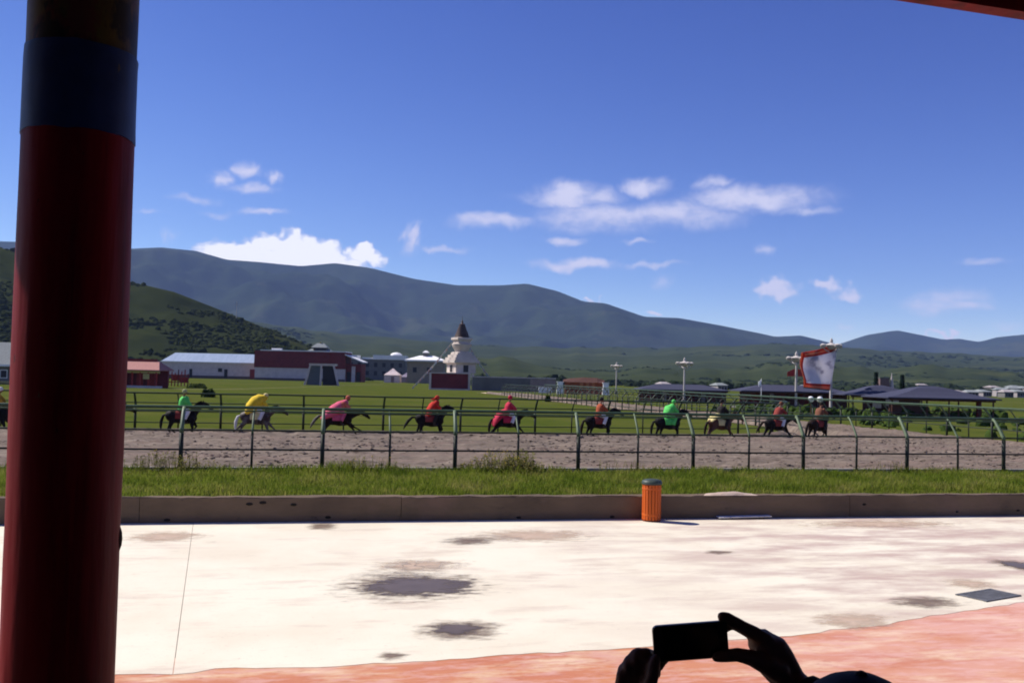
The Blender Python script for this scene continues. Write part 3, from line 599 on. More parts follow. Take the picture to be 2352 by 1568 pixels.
def weeds(cx, sx, n, hgt, label, flowers=0, sy=.35):
    t = thing('weed_clump', (cx, 28.95, GZ), label, 'weeds'); b = MB(); fl = MB()
    for _ in range(n):
        x, y = random.gauss(0, sx), random.gauss(0, sy); h = hgt*random.uniform(.5, 1.1)*math.exp(-(x/sx)**2*.25); lx, ly = random.gauss(0, .12)*h, random.gauss(0, .12)*h
        b.tube([(x, y, -.03), (x+lx*.4, y+ly*.4, h*.6), (x+lx, y+ly, h)], [.006, .005, .002], 3)
        for q in range(7):
            z = h*random.uniform(.2, 1); a = random.uniform(0, 6.28); l = random.uniform(.05, .12)*hgt*1.6; px, py = x+lx*z/h, y+ly*z/h; c, s_ = math.cos(a)*l, math.sin(a)*l
            b.add([(px, py, z), (px+c*.5-s_*.2, py+s_*.5+c*.2, z+l*.35), (px+c, py+s_, z+l*.2), (px+c*.5+s_*.2, py+s_*.5-c*.2, z+l*.3)], [(0, 1, 2, 3)])
        if random.random() < flowers: fl.blob((x+lx, y+ly, h), (.022, .022, .014), 5, 3)
    b.build('leaves', m_weed, t, kind='stuff')
    if fl.v: fl.build('flowers', m_flower, t, kind='stuff')
xw = lambda px: G(px, 1080, .58).x
weeds(xw(385), .75, 150, .62, 'tall yellowish weeds by the rail next to the column', .15)
weeds(xw(850), .7, 110, .48, 'weed clump at the rail foot left of centre, below the red rider', .1)
weeds(xw(1130), .55, 150, .66, 'yellow flowering weeds at the rail foot left of the thick grey-green bush', .5)
m_weed2 = m_weed
weeds(xw(1188), .33, 150, .72, 'grey-green bushy weed growing up a rail post near the centre', 0)
weeds(xw(1420), .6, 60, .40, 'low weeds at the rail foot above and left of the bin', .1)
weeds(xw(2010), .8, 70, .42, 'thin weeds at the rail foot on the right', .05)

# ------------------------------------------------------------------ the rails of the racecourse
m_green = M('green_rail_paint', (.060, .130, .062), (.040, .085, .045), scale=3, rough=.45, spec=.4); layer(m_green, (.07, .045, .025), 6, .60, .72, .6)
m_postdark = M('dark_post', (.024, .030, .018), (.015, .018, .012), scale=4, rough=.6, spec=.3); layer(m_postdark, (.022, .040, .020), 3, .5, .62, .8)  # darker tone for posts below the knee and the lower rails
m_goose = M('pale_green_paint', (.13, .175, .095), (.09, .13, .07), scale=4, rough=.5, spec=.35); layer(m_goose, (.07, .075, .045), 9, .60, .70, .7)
m_railtop = M('rail_green', (.062, .105, .050), (.040, .072, .036), scale=3, rough=.4, spec=.4)
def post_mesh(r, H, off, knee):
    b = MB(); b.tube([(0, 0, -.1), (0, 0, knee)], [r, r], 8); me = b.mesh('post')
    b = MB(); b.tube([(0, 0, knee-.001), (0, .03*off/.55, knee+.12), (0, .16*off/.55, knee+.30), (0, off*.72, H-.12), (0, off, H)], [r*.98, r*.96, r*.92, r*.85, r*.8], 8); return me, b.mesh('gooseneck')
def rail_fence(name, label, pts, inward, H, off, knee, rails, mg, rthick, rthin):
    """pts: posts along the path, thick and thin in turn; inward: +1 leans left of the way, -1 right"""
    t = thing(name, (0, 0, GZ), label, 'fence', )
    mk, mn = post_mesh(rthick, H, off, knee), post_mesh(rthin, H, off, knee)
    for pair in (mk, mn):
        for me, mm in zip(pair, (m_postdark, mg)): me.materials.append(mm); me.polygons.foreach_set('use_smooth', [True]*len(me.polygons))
    P = [Vector((x, y, 0)) for x, y in pts]; N = []
    for i, p in enumerate(P):
        d = (P[min(i+1, len(P)-1)]-P[max(i-1, 0)]).normalized(); N.append(Vector((-d.y, d.x, 0))*inward)
    for i, p in enumerate(P):
        pr = mk if i % 2 == 0 else mn
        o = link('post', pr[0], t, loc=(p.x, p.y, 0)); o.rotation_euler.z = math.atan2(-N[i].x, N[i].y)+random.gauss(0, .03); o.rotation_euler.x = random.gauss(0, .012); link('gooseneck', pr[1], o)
    for z, o_, rr, mm in rails:
        b = MB(); b.tube([p+N[i]*o_+Vector((0, 0, z+.012*fbm(p.x*.3, p.y*.3, z))) for i, p in enumerate(P)], rr, 8); b.build('rail', mm, t, smooth=True)
    return t
def walk(path, step, s0=0.0):
    P = np.array(path); d = np.r_[0, np.cumsum(np.hypot(*np.diff(P, axis=0).T))]; s = np.arange(s0, d[-1], step); return list(zip(np.interp(s, d, P[:, 0]), np.interp(s, d, P[:, 1])))
def xplane(px, Y):
    d = ray(px, 1050); return (d.x/d.y)*Y
near_px = [415, 578, 740, 895, 1045, 1190, 1328, 1465, 1592, 1720, 1845, 1967, 2083, 2200, 2305]
nx_ = [xplane(p, 29.35) for p in near_px]; st = (nx_[-1]-nx_[0])/(len(nx_)-1)
op = [(nx_[0]-st*k, 29.35) for k in range(14, 0, -1)]+[(x, 29.35) for x in nx_]
rest = path_pts(29.35, nx_[-1], 27.6, 10, 150, .5); op += walk(rest, st, st)
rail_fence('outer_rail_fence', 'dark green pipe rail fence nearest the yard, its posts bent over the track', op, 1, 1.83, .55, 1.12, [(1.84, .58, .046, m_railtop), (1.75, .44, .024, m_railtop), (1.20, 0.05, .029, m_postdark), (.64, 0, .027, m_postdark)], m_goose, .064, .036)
m_fardark = M('dark_green_paint', (.022, .045, .020), (.015, .030, .015), scale=3, rough=.5)
ip = walk(path_pts(50.35, xplane(307, 50.35)-4.05*6, 20.5, 9.5, 150, .5), 2.025)
rail_fence('inner_rail_fence', 'green pipe rail fence on the far side of the track round the meadow', ip, -1, 1.76, .5, 1.1, [(1.77, .52, .040, m_fardark), (1.28, .08, .028, m_fardark), (.85, 0, .026, m_fardark), (.30, 0, .026, m_fardark)], m_fardark, .062, .038)

# ------------------------------------------------------------------ horses and riders
HS = 1.04
def horse_mesh(pose):
    b = MB(); S_ = (0, 1, 0)
    tr = [(-.74, 1.07, .07, .10), (-.68, 1.09, .19, .20), (-.52, 1.12, .26, .27), (-.25, 1.07, .25, .27), (.05, 1.03, .26, .30), (.32, 1.05, .23, .30), (.52, 1.09, .18, .25), (.63, 1.10, .08, .14)]
    b.tube([(x, 0, z) for x, z, _, _ in tr], [(a, c) for _, _, a, c in tr], 14, S_)
    nk = {0: [(.42, 1.20), (.66, 1.36), (.86, 1.47), (1.0, 1.52)], 1: [(.42, 1.20), (.62, 1.42), (.78, 1.60), (.90, 1.68)], 2: [(.42, 1.18), (.68, 1.28), (.92, 1.36), (1.06, 1.40)]}[pose]
    b.tube([(x, 0, z) for x, z in nk], [(.13, .22), (.095, .16), (.08, .125), (.075, .11)], 12, S_)
    hx, hz = nk[-1]
    b.tube([(hx-.04, 0, hz+.02), (hx+.10, 0, hz-.04), (hx+.27, 0, hz-.16), (hx+.40, 0, hz-.27), (hx+.45, 0, hz-.30)], [(.085, .10), (.085, .115), (.062, .085), (.05, .062), (.035, .04)], 10, S_)
    for s in (-1, 1): b.tube([(hx-.02, s*.05, hz+.08), (hx+.0, s*.06, hz+.21)], [.032, .008], 6)
    L = {0: [[(.45, .92), (.70, .66), (.92, .45), (1.02, .34)], [(.40, .90), (.52, .52), (.46, .18), (.54, .035)], [(-.46, .94), (-.70, .54), (-.84, .22), (-.82, .035)], [(-.42, .94), (-.80, .62), (-1.04, .40), (-1.12, .30)]],
         1: [[(.42, .90), (.62, .62), (.44, .42), (.36, .36)], [(.40, .90), (.46, .50), (.42, .17), (.50, .035)], [(-.44, .94), (-.62, .52), (-.46, .20), (-.42, .035)], [(-.42, .94), (-.52, .54), (-.22, .30), (-.14, .22)]],
         2: [[(.45, .92), (.74, .70), (1.0, .56), (1.12, .48)], [(.45, .90), (.68, .62), (.84, .36), (.92, .26)], [(-.46, .94), (-.74, .52), (-.92, .22), (-.90, .035)], [(-.42, .94), (-.66, .54), (-.74, .22), (-.71, .035)]]}[pose]
    for k, q in enumerate(L):
        s = (1 if k % 2 == 0 else -1)*(.13 if k < 2 else .14); up = .105 if k < 2 else .15
        (a, c), (d, e), (f, g), (h, i) = q
        b.tube([(a, s*.75, c+.16), (a, s, c), ((a+d)/2, s, (c+e)/2), (d, s, e), ((d+f)/2, s, (e+g)/2), (f, s, g), (h, s, i), (h+.03, s, i-.03)], [(up*.8, up*1.3), (up*.8, up*1.15), (.062, .085), (.046, .055), (.032, .038), (.038, .042), (.042, .05), (.05, .06)], 8, S_)
    return remesh(b, .022, 4, .5)
def tail_mesh(kind):
    b = MB(); p = {0: [(-.72, 1.20), (-.90, 1.20), (-1.08, 1.02), (-1.22, .80), (-1.30, .62)], 1: [(-.72, 1.18), (-.84, 1.12), (-.92, .88), (-.94, .62), (-.92, .42)]}[kind]
    b.tube([(x, .02*i, z) for i, (x, z) in enumerate(p)], [.035, .06, .075, .06, .012], 8); return b
H_MESH = [horse_mesh(k) for k in range(3)]
for me in H_MESH: me.polygons.foreach_set('use_smooth', [True]*len(me.polygons))
def rider_mesh(lean):
    b = MB(); c, s = math.sin(lean), math.cos(lean); tz = lambda d, x=0: (c*d+x*s, 1.40+s*d-x*c)
    t = [tz(d) for d in (-.04, .12, .28, .42, .50)]
    b.tube([(x, 0, z) for x, z in t], [(.16, .13), (.15, .115), (.175, .12), (.16, .10), (.06, .06)], 12, (0, 1, 0))
    n = tz(.60); hd = tz(.72, .03); b.tube([(t[-1][0], 0, t[-1][1]-.04), (n[0], 0, n[1])], [.055, .05], 8); b.blob((hd[0], 0, hd[1]), (.10, .078, .12), 12, 9); b.blob((hd[0]+.10, 0, hd[1]-.01), (.022, .016, .024), 6, 5)
    sh = tz(.44)
    for q in (-1, 1):
        e = (sh[0]+.20, sh[1]-.20); b.tube([(sh[0], q*.15, sh[1]), (e[0], q*.25, e[1]), (max(e[0]+.12, .42), q*.09, 1.46)], [.058, .045, .032], 8); b.blob((max(e[0]+.15, .45), q*.07, 1.46), (.05, .03, .035), 7, 5)
        b.tube([(0, q*.08, 1.40), (.26, q*.27, 1.26), (.12, q*.31, .92), (.10, q*.31, .84), (.24, q*.32, .80)], [.10, .075, .055, .045, .032], 8)
    return remesh(b, .022, 2, .4)
R_MESH = {}
m_skin = M('sunburnt_skin', (.24, .125, .075), (.19, .09, .055), scale=8, rough=.6)
m_black = M('black_coat', (.007, .006, .006), (.011, .009, .009), scale=4, rough=.7, spec=.12)
m_bay = M('dark_bay_coat', (.020, .010, .007), (.012, .007, .006), scale=4, rough=.7, spec=.12)
m_chest = M('chestnut_coat', (.085, .032, .016), (.05, .020, .012), scale=4, rough=.6, spec=.3)
m_roan = M('grey_bay_coat', (.115, .100, .090), (.040, .022, .018), scale=2.2, rough=.6, spec=.3, lo=.46, hi=.56)
m_white = M('white_cloth', (.72, .70, .68), (.60, .58, .57), scale=6, rough=.85)
m_leather = M('dark_leather', (.03, .02, .015), rough=.6)
def cloth(name, c): return M(name, c, tuple(q*.72 for q in c), scale=7, rough=.85, spec=.2)
C_ = dict(green=cloth('bright_green_cloth', (.12, .62, .13)), yellow=cloth('yellow_cloth', (.80, .55, .035)), pink=cloth('pink_cloth', (.70, .12, .20)), red=cloth('red_cloth', (.56, .035, .022)), crimson=cloth('crimson_cloth', (.55, .03, .07)),
          rust=cloth('rust_cloth', (.38, .085, .035)), maroon=cloth('maroon_cloth', (.26, .045, .035)), cream=cloth('cream_cloth', (.80, .68, .30)), dark=cloth('black_cloth', (.025, .022, .020)), coral=cloth('coral_cloth', (.62, .16, .10)), brown=cloth('brown_cloth', (.20, .08, .045)), ochre=cloth('ochre_cloth', (.50, .27, .03)), pale=cloth('pale_green_cloth', (.42, .46, .22)))
def rider(px, py, rz, pose, tail, coat, tailm, top, trous, hat, lean, hlabel, rlabel, cape=None, blanket='maroon', patchm=None, sc=1.0):
    g = G(px, py-8, .55); s = HS*sc; yy = min(max(g.y, 47.0), 48.4); dd_ = ray(px, py); g = Vector((dd_.x/dd_.y*yy, yy, 0)); zz = .12
    h = thing('horse', (g.x, g.y, zz), hlabel, 'horse', 'horses galloping along the track', rz); h.scale = (s, s, s)
    me = H_MESH[pose].copy(); me.materials.append(coat); link('body', me, h)
    tail_mesh(tail).build('tail', tailm, h, smooth=True)
    b = MB(); nk = {0: [(.40, 1.42), (.62, 1.52), (.84, 1.60), (1.0, 1.63)], 1: [(.40, 1.42), (.56, 1.57), (.72, 1.72), (.86, 1.79)], 2: [(.40, 1.40), (.66, 1.44), (.90, 1.49), (1.04, 1.51)]}[pose]
    b.tube([(x-.03, 0, z) for x, z in nk], [(.03, .05), (.035, .07), (.035, .07), (.02, .04)], 6, (0, 1, 0)); b.build('mane', m_black if coat is not m_chest else m_chest, h, smooth=True)
    b = MB(); rings = []
    for x in np.linspace(-.30, .22, 7):
        rings.append([(x, .285*math.cos(a), 1.06+.315*math.sin(a)) for a in np.linspace(R(-12), R(192), 15)]+[(x, .262*math.cos(a), 1.06+.29*math.sin(a)) for a in np.linspace(R(192), R(-12), 15)])
    b.loft(rings); b.build('saddle_blanket', C_[blanket], h, smooth=True)
    b = MB(); b.tube([(-.26, 0, 1.44), (-.14, 0, 1.39), (.05, 0, 1.385), (.15, 0, 1.45)], [(.10, .03), (.15, .03), (.13, .03), (.08, .035)], 10, (0, 1, 0)); b.build('saddle', m_leather, h, smooth=True)
    b = MB(); hx, hz = {0: (1.0, 1.52), 1: (.90, 1.68), 2: (1.06, 1.40)}[pose]
    for q in (-1, 1): b.tube([(hx+.33, q*.055, hz-.22), (hx-.15, q*.12, hz-.16), (.52, q*.07, 1.46)], .008, 4)
    b.tube([(hx+.25, -.085, hz-.16), (hx+.25, 0, hz-.04), (hx+.25, .085, hz-.16), (hx+.22, 0, hz-.27), (hx+.25, -.085, hz-.16)], .011, 5); b.build('bridle', m_leather, h)
    if patchm: 
        b = MB(); b.blob((.62, 0, 1.38), (.09, .13, .08), 8, 5); b.build('breast_ornament', patchm, h, smooth=True)
    p = thing('person', (g.x, g.y, zz), rlabel, 'person', 'riders on the galloping horses', rz); p.scale = (s, s, s*1.04)
    if lean not in R_MESH: R_MESH[lean] = rider_mesh(lean); R_MESH[lean].materials.append(m_skin); R_MESH[lean].polygons.foreach_set('use_smooth', [True]*len(R_MESH[lean].polygons))
    link('body', R_MESH[lean], p)
    c, n = math.sin(lean), math.cos(lean); tz = lambda d, x=0: (c*d+x*n, 1.40+n*d-x*c)
    b = MB(); t = [tz(d) for d in (-.10, .0, .14, .30, .43, .52)]
    b.tube([(x, .01*math.sin(i*2.1), z) for i, (x, z) in enumerate(t)], [(.25, .25), (.255, .24), (.235, .20), (.255, .205), (.23, .17), (.09, .09)], 14, (0, 1, 0))
    sh = tz(.44)
    for q in (-1, 1): e = (sh[0]+.20, sh[1]-.20); b.tube([(sh[0], q*.15, sh[1]+.005), (e[0], q*.255, e[1]), (max(e[0]+.08, .38), q*.12, 1.465)], [.098, .09, .072], 9)
    b.build('robe', C_[top] if top != 'white' else m_white, p, smooth=True)
    b = MB()
    for q in (-1, 1): b.tube([(-.02, q*.08, 1.41), (.26, q*.275, 1.27), (.12, q*.315, .95)], [.135, .11, .088], 9)
    b.build('trousers', m_white if trous == 'white' else C_[trous], p, smooth=True)
    for q in (-1, 1): b = MB(); b.tube([(.125, q*.315, 1.0), (.105, q*.312, .83), (.25, q*.322, .795)], [.066, .055, .042], 8); b.build('boot', m_leather, p, smooth=True)
    hd = tz(.72, .03); b = MB(); b.blob((hd[0]-.012, 0, hd[1]+.035), (.115, .095, .108), 12, 8)
    if hat == 'scarf': b.tube([(hd[0]-.06, 0, hd[1]+.03), (hd[0]-.20, .02, hd[1]-.06), (hd[0]-.34, .03, hd[1]-.05)], [.06, .05, .012], 7)
    b.build('headwear', C_[top] if hat in ('same', 'scarf') else (m_white if hat == 'white' else C_[hat]), p, smooth=True)
    if cape:
        pts, rad, cn = cape; b = MB(); b.tube([(x, .03*math.sin(i*1.7), z) for i, (x, z) in enumerate(pts)], [(a_*1.4, c_*1.75) for a_, c_ in rad], 12, (0, 1, 0), round_ends=True); b.build('cape', C_[cn], p, smooth=True)
TA = R(3)
rider(-18, 992, R(2), 0, 1, m_black, m_black, 'ochre', 'dark', 'white', .35, 'black horse at the left edge of the picture, beyond the column', 'rider in ochre at the left edge of the picture, beyond the column', cape=([(.2, 1.75), (.0, 1.66), (-.2, 1.5)], [(.10, .06), (.16, .09), (.14, .06)], 'ochre'))
rider(233, 992, R(2), 0, 0, m_bay, m_bay, 'pale', 'dark', 'pale', .2, 'brown horse mostly hidden behind the column, only its nose showing', 'rider in pale green mostly hidden behind the column')
rider(418, 993, TA, 1, 1, m_black, m_black, 'green', 'white', 'pale', .05, 'black horse under the upright bright green rider nearest the column', 'upright rider in bright green with white trousers, nearest the column', cape=([(.12, 1.80), (.10, 1.66), (.04, 1.52)], [(.15, .09), (.20, .13), (.14, .08)], 'green'))
rider(588, 996, TA, 0, 1, m_roan, m_white, 'yellow', 'white', 'cream', .55, 'grey-brown horse with a white tail under the yellow rider', 'hunched rider in a billowing bright yellow cape', cape=([(.34, 1.94), (.18, 1.86), (-.06, 1.70), (-.30, 1.48), (-.42, 1.26)], [(.10, .08), (.24, .15), (.27, .18), (.26, .14), (.20, .08)], 'yellow'), blanket='cream', patchm=m_white)
rider(776, 999, TA, 2, 0, m_bay, m_roan, 'coral', 'pink', 'coral', .62, 'dark brown horse under the crouching pink rider', 'crouching rider in pink with a long pink cape over the rump', cape=([(.30, 1.76), (.10, 1.62), (-.18, 1.42), (-.46, 1.24), (-.74, 1.06)], [(.13, .09), (.20, .14), (.27, .16), (.28, .13), (.20, .06)], 'pink'), blanket='pink')
rider(988, 1000, R(4), 1, 0, m_black, m_black, 'red', 'dark', 'scarf', .42, 'black horse with a streaming tail under the scarlet rider', 'rider in scarlet bent forward, scarf flying, below the stupa', cape=([(.26, 1.82), (.10, 1.66), (-.08, 1.44), (-.16, 1.22)], [(.14, .09), (.20, .12), (.20, .10), (.18, .05)], 'red'), blanket='maroon')
rider(1166, 1001, R(4), 0, 1, m_black, m_bay, 'crimson', 'white', 'crimson', .10, 'dark horse with a red cloth over its rump right of the stupa', 'upright rider in crimson with white at the knee and a red train behind', cape=([(.0, 1.52), (-.22, 1.42), (-.46, 1.26), (-.66, 1.04), (-.74, .86)], [(.16, .08), (.22, .10), (.25, .10), (.24, .08), (.20, .04)], 'crimson'), blanket='crimson')
rider(1376, 1001, R(5), 1, 1, m_black, m_bay, 'rust', 'white', 'dark', .12, 'black horse carrying the upright rust-red rider below the orange tent', 'upright rider in rust red with dark hair, below the orange tent')
rider(1535, 1001, R(6), 1, 1, m_black, m_black, 'green', 'green', 'same', .38, 'black horse under the bent bright green rider, right of centre', 'rider wrapped in bright green bent over, right of centre', cape=([(.20, 1.84), (.08, 1.70), (-.06, 1.52)], [(.13, .09), (.24, .16), (.22, .12)], 'green'), blanket='green')
rider(1655, 1001, R(12), 0, 1, m_chest, m_bay, 'dark', 'dark', 'dark', .05, 'chestnut horse with a pale yellow cloth behind the saddle', 'rider in black sitting upright with pale yellow cloth spread behind', cape=([(-.08, 1.47), (-.30, 1.42), (-.52, 1.30), (-.66, 1.16)], [(.16, .06), (.22, .07), (.22, .07), (.16, .04)], 'cream'), blanket='cream')
rider(1784, 1001, R(14), 2, 0, m_black, m_bay, 'maroon', 'white', 'brown', .38, 'dark horse second from the front, under the rider with white trousers', 'rider in dark red with white trousers, second from the front')
rider(1880, 1000, R(22), 1, 1, m_bay, m_bay, 'brown', 'dark', 'dark', .30, 'dark brown leading horse at the right end of the line', 'leading rider in brownish red at the right end of the line')

# ------------------------------------------------------------------ buildings beyond the meadow
m_wwall = M('whitewash', (.60, .52, .50), (.49, .42, .41), scale=.7, rough=.9, bump=.01); m_bluer = M('blue_sheet_roof', (.30, .37, .50), (.24, .31, .43), scale=.4, rough=.5, stretch=(3, .3, 1))
m_redw = M('maroon_wall', (.185, .028, .030), (.13, .020, .022), scale=.6, rough=.85); m_drk = M('dark_opening', (.018, .016, .020), rough=.5)
m_grey = M('grey_render', (.16, .152, .145), (.12, .115, .11), scale=.5, rough=.9); m_wroof = M('white_roof', (.84, .83, .82), (.74, .73, .72), scale=.5, rough=.6)
m_tile = M('grey_tile', (.23, .25, .25), (.17, .185, .19), scale=2, rough=.8, stretch=(4, 1, 1)); m_beige = M('beige_wall', (.30, .24, .18), (.24, .19, .145), scale=.7, rough=.9)
m_slate = M('blue_slate', (.046, .047, .080), (.034, .036, .062), scale=2, rough=.75, stretch=(5, 1, 1)); m_brown = M('brown_timber', (.105, .042, .028), (.07, .028, .020), scale=3, rough=.8)
m_redp = M('red_paint', (.36, .030, .022), (.26, .022, .018), scale=3, rough=.6); m_pinkr = M('sunlit_red_tile', (.42, .20, .17), (.34, .15, .13), scale=2, rough=.85, stretch=(4, 1, 1)); m_gold = M('ochre_trim', (.52, .42, .16), (.42, .33, .12), scale=3, rough=.6)  # hall roof: sunlight put into the tile colour, red paled to pink
m_dust = M('plinth', (.12, .09, .08), rough=.9)
def site(name, px, f, label, cat, group=None, turn=0.0):
    return thing(name, atf(px, f, GZ), label, cat, group, FACE+turn)
def part(par, name, mat, c, d, top=None, rz=0.0, smooth=False):
    b = MB(); b.box(c, d, rz, top); return b.build(name, mat, par, smooth)
def hip(par, name, mat, x0, x1, y0, y1, z0, z1, inx, iny=None, over=0.0, thick=.12):
    """hipped roof: ridge pulled in by inx at both ends"""
    b = MB(); ym = (y0+y1)/2; x0 -= over; x1 += over; y0 -= over; y1 += over
    il, ir = inx if isinstance(inx, tuple) else (inx, inx)
    v = [(x0, y0, z0), (x1, y0, z0), (x1, y1, z0), (x0, y1, z0), (x0+il, ym, z1), (x1-ir, ym, z1)]
    b.add(v, [(0, 1, 5, 4), (1, 2, 5), (2, 3, 4, 5), (3, 0, 4)]); b.add([(x, y, z-thick) for x, y, z in v[:4]]+v[:4], [(3, 2, 1, 0), (0, 1, 5, 4), (1, 2, 6, 5), (2, 3, 7, 6), (3, 0, 4, 7)]); return b.build(name, mat, par)
def window(par, x, z, w, h, y=-.02, mat=None, frame=None):
    o = part(par, 'window', frame or m_grey, (x, y, z), (w+.24, .10, h+.24)); part(o, 'pane', mat or m_drk, (x, y-.04, z), (w, .08, h)); return o
# long white shed
t = site('shed', 478, 330, 'long white-walled shed with a pale blue roof below the dark hillside', 'shed')
part(t, 'wall', m_wwall, (0, 5.5, 2.9), (32, 11, 5.4)); part(t, 'plinth', m_dust, (0, -.03, .5), (32.1, .1, 1.0)); hip(t, 'roof', m_bluer, -16, 16, 0, 11, 5.6, 8.7, (2.9, .3), over=.35); part(t, 'gutter', m_wroof, (0, -.48, 5.55), (32.8, .18, .30))
for x, w, h, mm in ((-6.0, 1.0, 2.9, m_drk), (6.0, 1.1, 3.0, m_drk), (15.2, 1.9, 3.2, m_redw)): part(t, 'door', mm, (x, -.04, h/2+.3), (w, .16, h))
window(t, 4.0, 3.0, 1.2, 1.1, mat=m_drk)
# maroon and white hall
t = site('hall', 688, 320, 'long hall with a maroon upper wall over white, right of the blue-roofed shed', 'building')
part(t, 'lower_wall', m_wwall, (0, 6, 2.1), (30, 12, 4.2)); part(t, 'upper_wall', m_redw, (-.1, 5.95, 7.0), (30.3, 12.2, 5.6)); part(t, 'parapet', m_wroof, (1.0, 5.9, 9.95), (28.5, 12.4, .32)); part(t, 'plinth', m_dust, (0, -.03, .4), (30.1, .1, .8))
part(t, 'roof_vent', m_wroof, (-9, 5, 10.4), (3.2, 2, .7))
part(t, 'side_wing', m_redw, (17.6, 6, 3.0), (5.2, 9, 6.0)); b = MB(); b.add([(14.9, -.6, 8.9), (20.9, -.6, 6.5), (20.9, 10.8, 6.5), (14.9, 10.8, 8.9), (14.9, -.6, 9.2), (20.9, -.6, 6.8), (20.9, 10.8, 6.8), (14.9, 10.8, 9.2)], [(0, 3, 2, 1), (4, 5, 6, 7), (0, 1, 5, 4), (1, 2, 6, 5), (2, 3, 7, 6), (3, 0, 4, 7)]); b.build('wing_roof', m_wroof, t)
for x in (16.0, 19.2): part(t, 'door', m_drk, (x, 1.42, 1.7), (1.3, .2, 3.4))
part(t, 'wing_pier', m_wwall, (17.6, 1.3, 2.6), (1.2, .5, 5.2))
t = site('temple', 728, 430, 'grey tiled temple roof rising behind the maroon hall', 'temple')
part(t, 'wall', m_beige, (0, 6, 5.5), (12, 10, 11)); hip(t, 'lower_roof', m_tile, -6, 6, 1, 11, 11, 13.6, 3.5, over=1.6); part(t, 'lantern', m_drk, (0, 6, 13.6), (5.6, 4.6, 1.2)); hip(t, 'upper_roof', m_tile, -3, 3, 3.6, 8.4, 14.2, 16.2, 2.2, over=.7); part(t, 'ridge_ornament', m_gold, (0, 6, 16.5), (.5, .5, .9))
# white gate-like kiosk on the meadow
t = site('kiosk', 738, 222, 'white tapered frame with two dark openings standing on the meadow', 'kiosk')
b = MB(); b.add([(-2.9, 0, 4.5), (2.9, 0, 4.5), (2.9, 3.5, 4.5), (-2.9, 3.5, 4.5), (-3.0, -.1, 5.0), (3.0, -.1, 5.0), (3.0, 3.6, 5.0), (-3.0, 3.6, 5.0)], [(0, 3, 2, 1), (4, 5, 6, 7), (0, 1, 5, 4), (1, 2, 6, 5), (2, 3, 7, 6), (3, 0, 4, 7)]); b.build('lintel', m_wwall, t)
for xa, xb, w in ((-3.9, -2.7, .5), (-.25, -.15, .5), (3.9, 2.7, .5)):
    b = MB(); b.tube([(xa, .15, -.1), (xb, .15, 4.55)], [w*.62, w*.5], 4); b.build('leg', m_wwall, t)
b = MB(); b.add([(-3.6, .6, 0), (-.4, .6, 0), (-.4, .6, 4.5), (-2.6, .6, 4.5), (-3.6, .7, 0), (-.4, .7, 0), (-.4, .7, 4.5), (-2.6, .7, 4.5)], [(0, 1, 2, 3), (7, 6, 5, 4), (0, 3, 7, 4), (3, 2, 6, 7), (1, 5, 6, 2)]); b.build('panel', M('blue_grey_panel', (.10, .115, .135), rough=.4), t)
b = MB(); b.add([(.1, .6, 0), (3.6, .6, 0), (2.6, .6, 4.5), (.1, .6, 4.5), (.1, .7, 0), (3.6, .7, 0), (2.6, .7, 4.5), (.1, .7, 4.5)], [(0, 1, 2, 3), (7, 6, 5, 4), (0, 3, 7, 4), (3, 2, 6, 7), (1, 5, 6, 2)]); b.build('panel', m_drk, t)
# two-storey block with white roofs
t = site('office_block', 862, 430, 'grey two-storey block with bright white roofs left of the stupa', 'building')
part(t, 'wall', m_grey, (0, 5, 4.7), (26, 10, 9.4)); part(t, 'roof_slab', m_wroof, (-10.6, 4.8, 10.2), (4.4, 11, 1.8)); part(t, 'roof_slab', m_wroof, (6.0, 4.8, 10.3), (14.5, 11, 2.0)); part(t, 'roof_slab', m_wroof, (-3.6, 5.2, 9.8), (5.5, 10, .9)); b = MB(); b.lathe([(2.6, 11.2), (2.6, 11.9), (1.6, 12.5), (.2, 12.8)], 14, (8.5, 5, 0)); b.build('roof_cap', m_wroof, t)
for z in (3.2, 6.9):
    for x in np.linspace(-11, 11, 7): window(t, float(x), z, 1.5, 1.9)
t = site('beige_house', 976, 330, 'beige house with a flared white roof just left of the stupa', 'building')
part(t, 'wall', m_beige, (0, 5, 4), (12.5, 10, 8)); hip(t, 'roof', m_wroof, -6.2, 6.2, 0, 10, 8.0, 9.6, 4.6, over=.9, thick=.5); part(t, 'cupola', m_grey, (-.4, 5, 10.0), (1.7, 1.7, 1.2)); hip(t, 'cupola_roof', m_wroof, -1.2, .5, 4.2, 5.8, 10.7, 11.4, .8, over=.3)
for x in (-3.6, 1.2): window(t, x, 4.6, 1.2, 1.6)
def tent(name, px, f, w, d, h0, h1, mat, label):
    t = site(name, px, f, label, 'tent'); part(t, 'wall', mat, (0, d/2, h0/2), (w*1.04, d*1.04, h0), top=(w, d)); b = MB()
    prof = [(1.08, 0), (.80, .26), (.48, .54), (.22, .84), (.05, 1.0)]; b.loft([[(sx*w/2*k, d/2+sy*d/2*k, h0+(h1-h0)*z) for sx, sy in ((-1, -1), (1, -1), (1, 1), (-1, 1))] for k, z in prof]); b.build('roof', mat, t)
    part(t, 'door_flap', M('tent_flap', (.34, .24, .24), rough=.9), (.2, -.06, h0*.42), (w*.2, .1, h0*.8)); return t  # dull pink door flap, same on both tents
m_pinkt = M('pink_white_canvas', (.78, .66, .64), (.68, .55, .54), scale=1, rough=.9); m_lilac = M('lilac_canvas', (.34, .29, .36), (.27, .23, .29), scale=1, rough=.9)
tent('pointed_tent', 900, 335, 5.4, 5, 2.6, 4.9, m_pinkt, 'pale pink pointed tent standing left of the stupa')
tent('lilac_tent', 933, 350, 4.4, 4, 2.0, 3.6, m_lilac, 'dull lilac tent right behind the pale pink pointed tent')
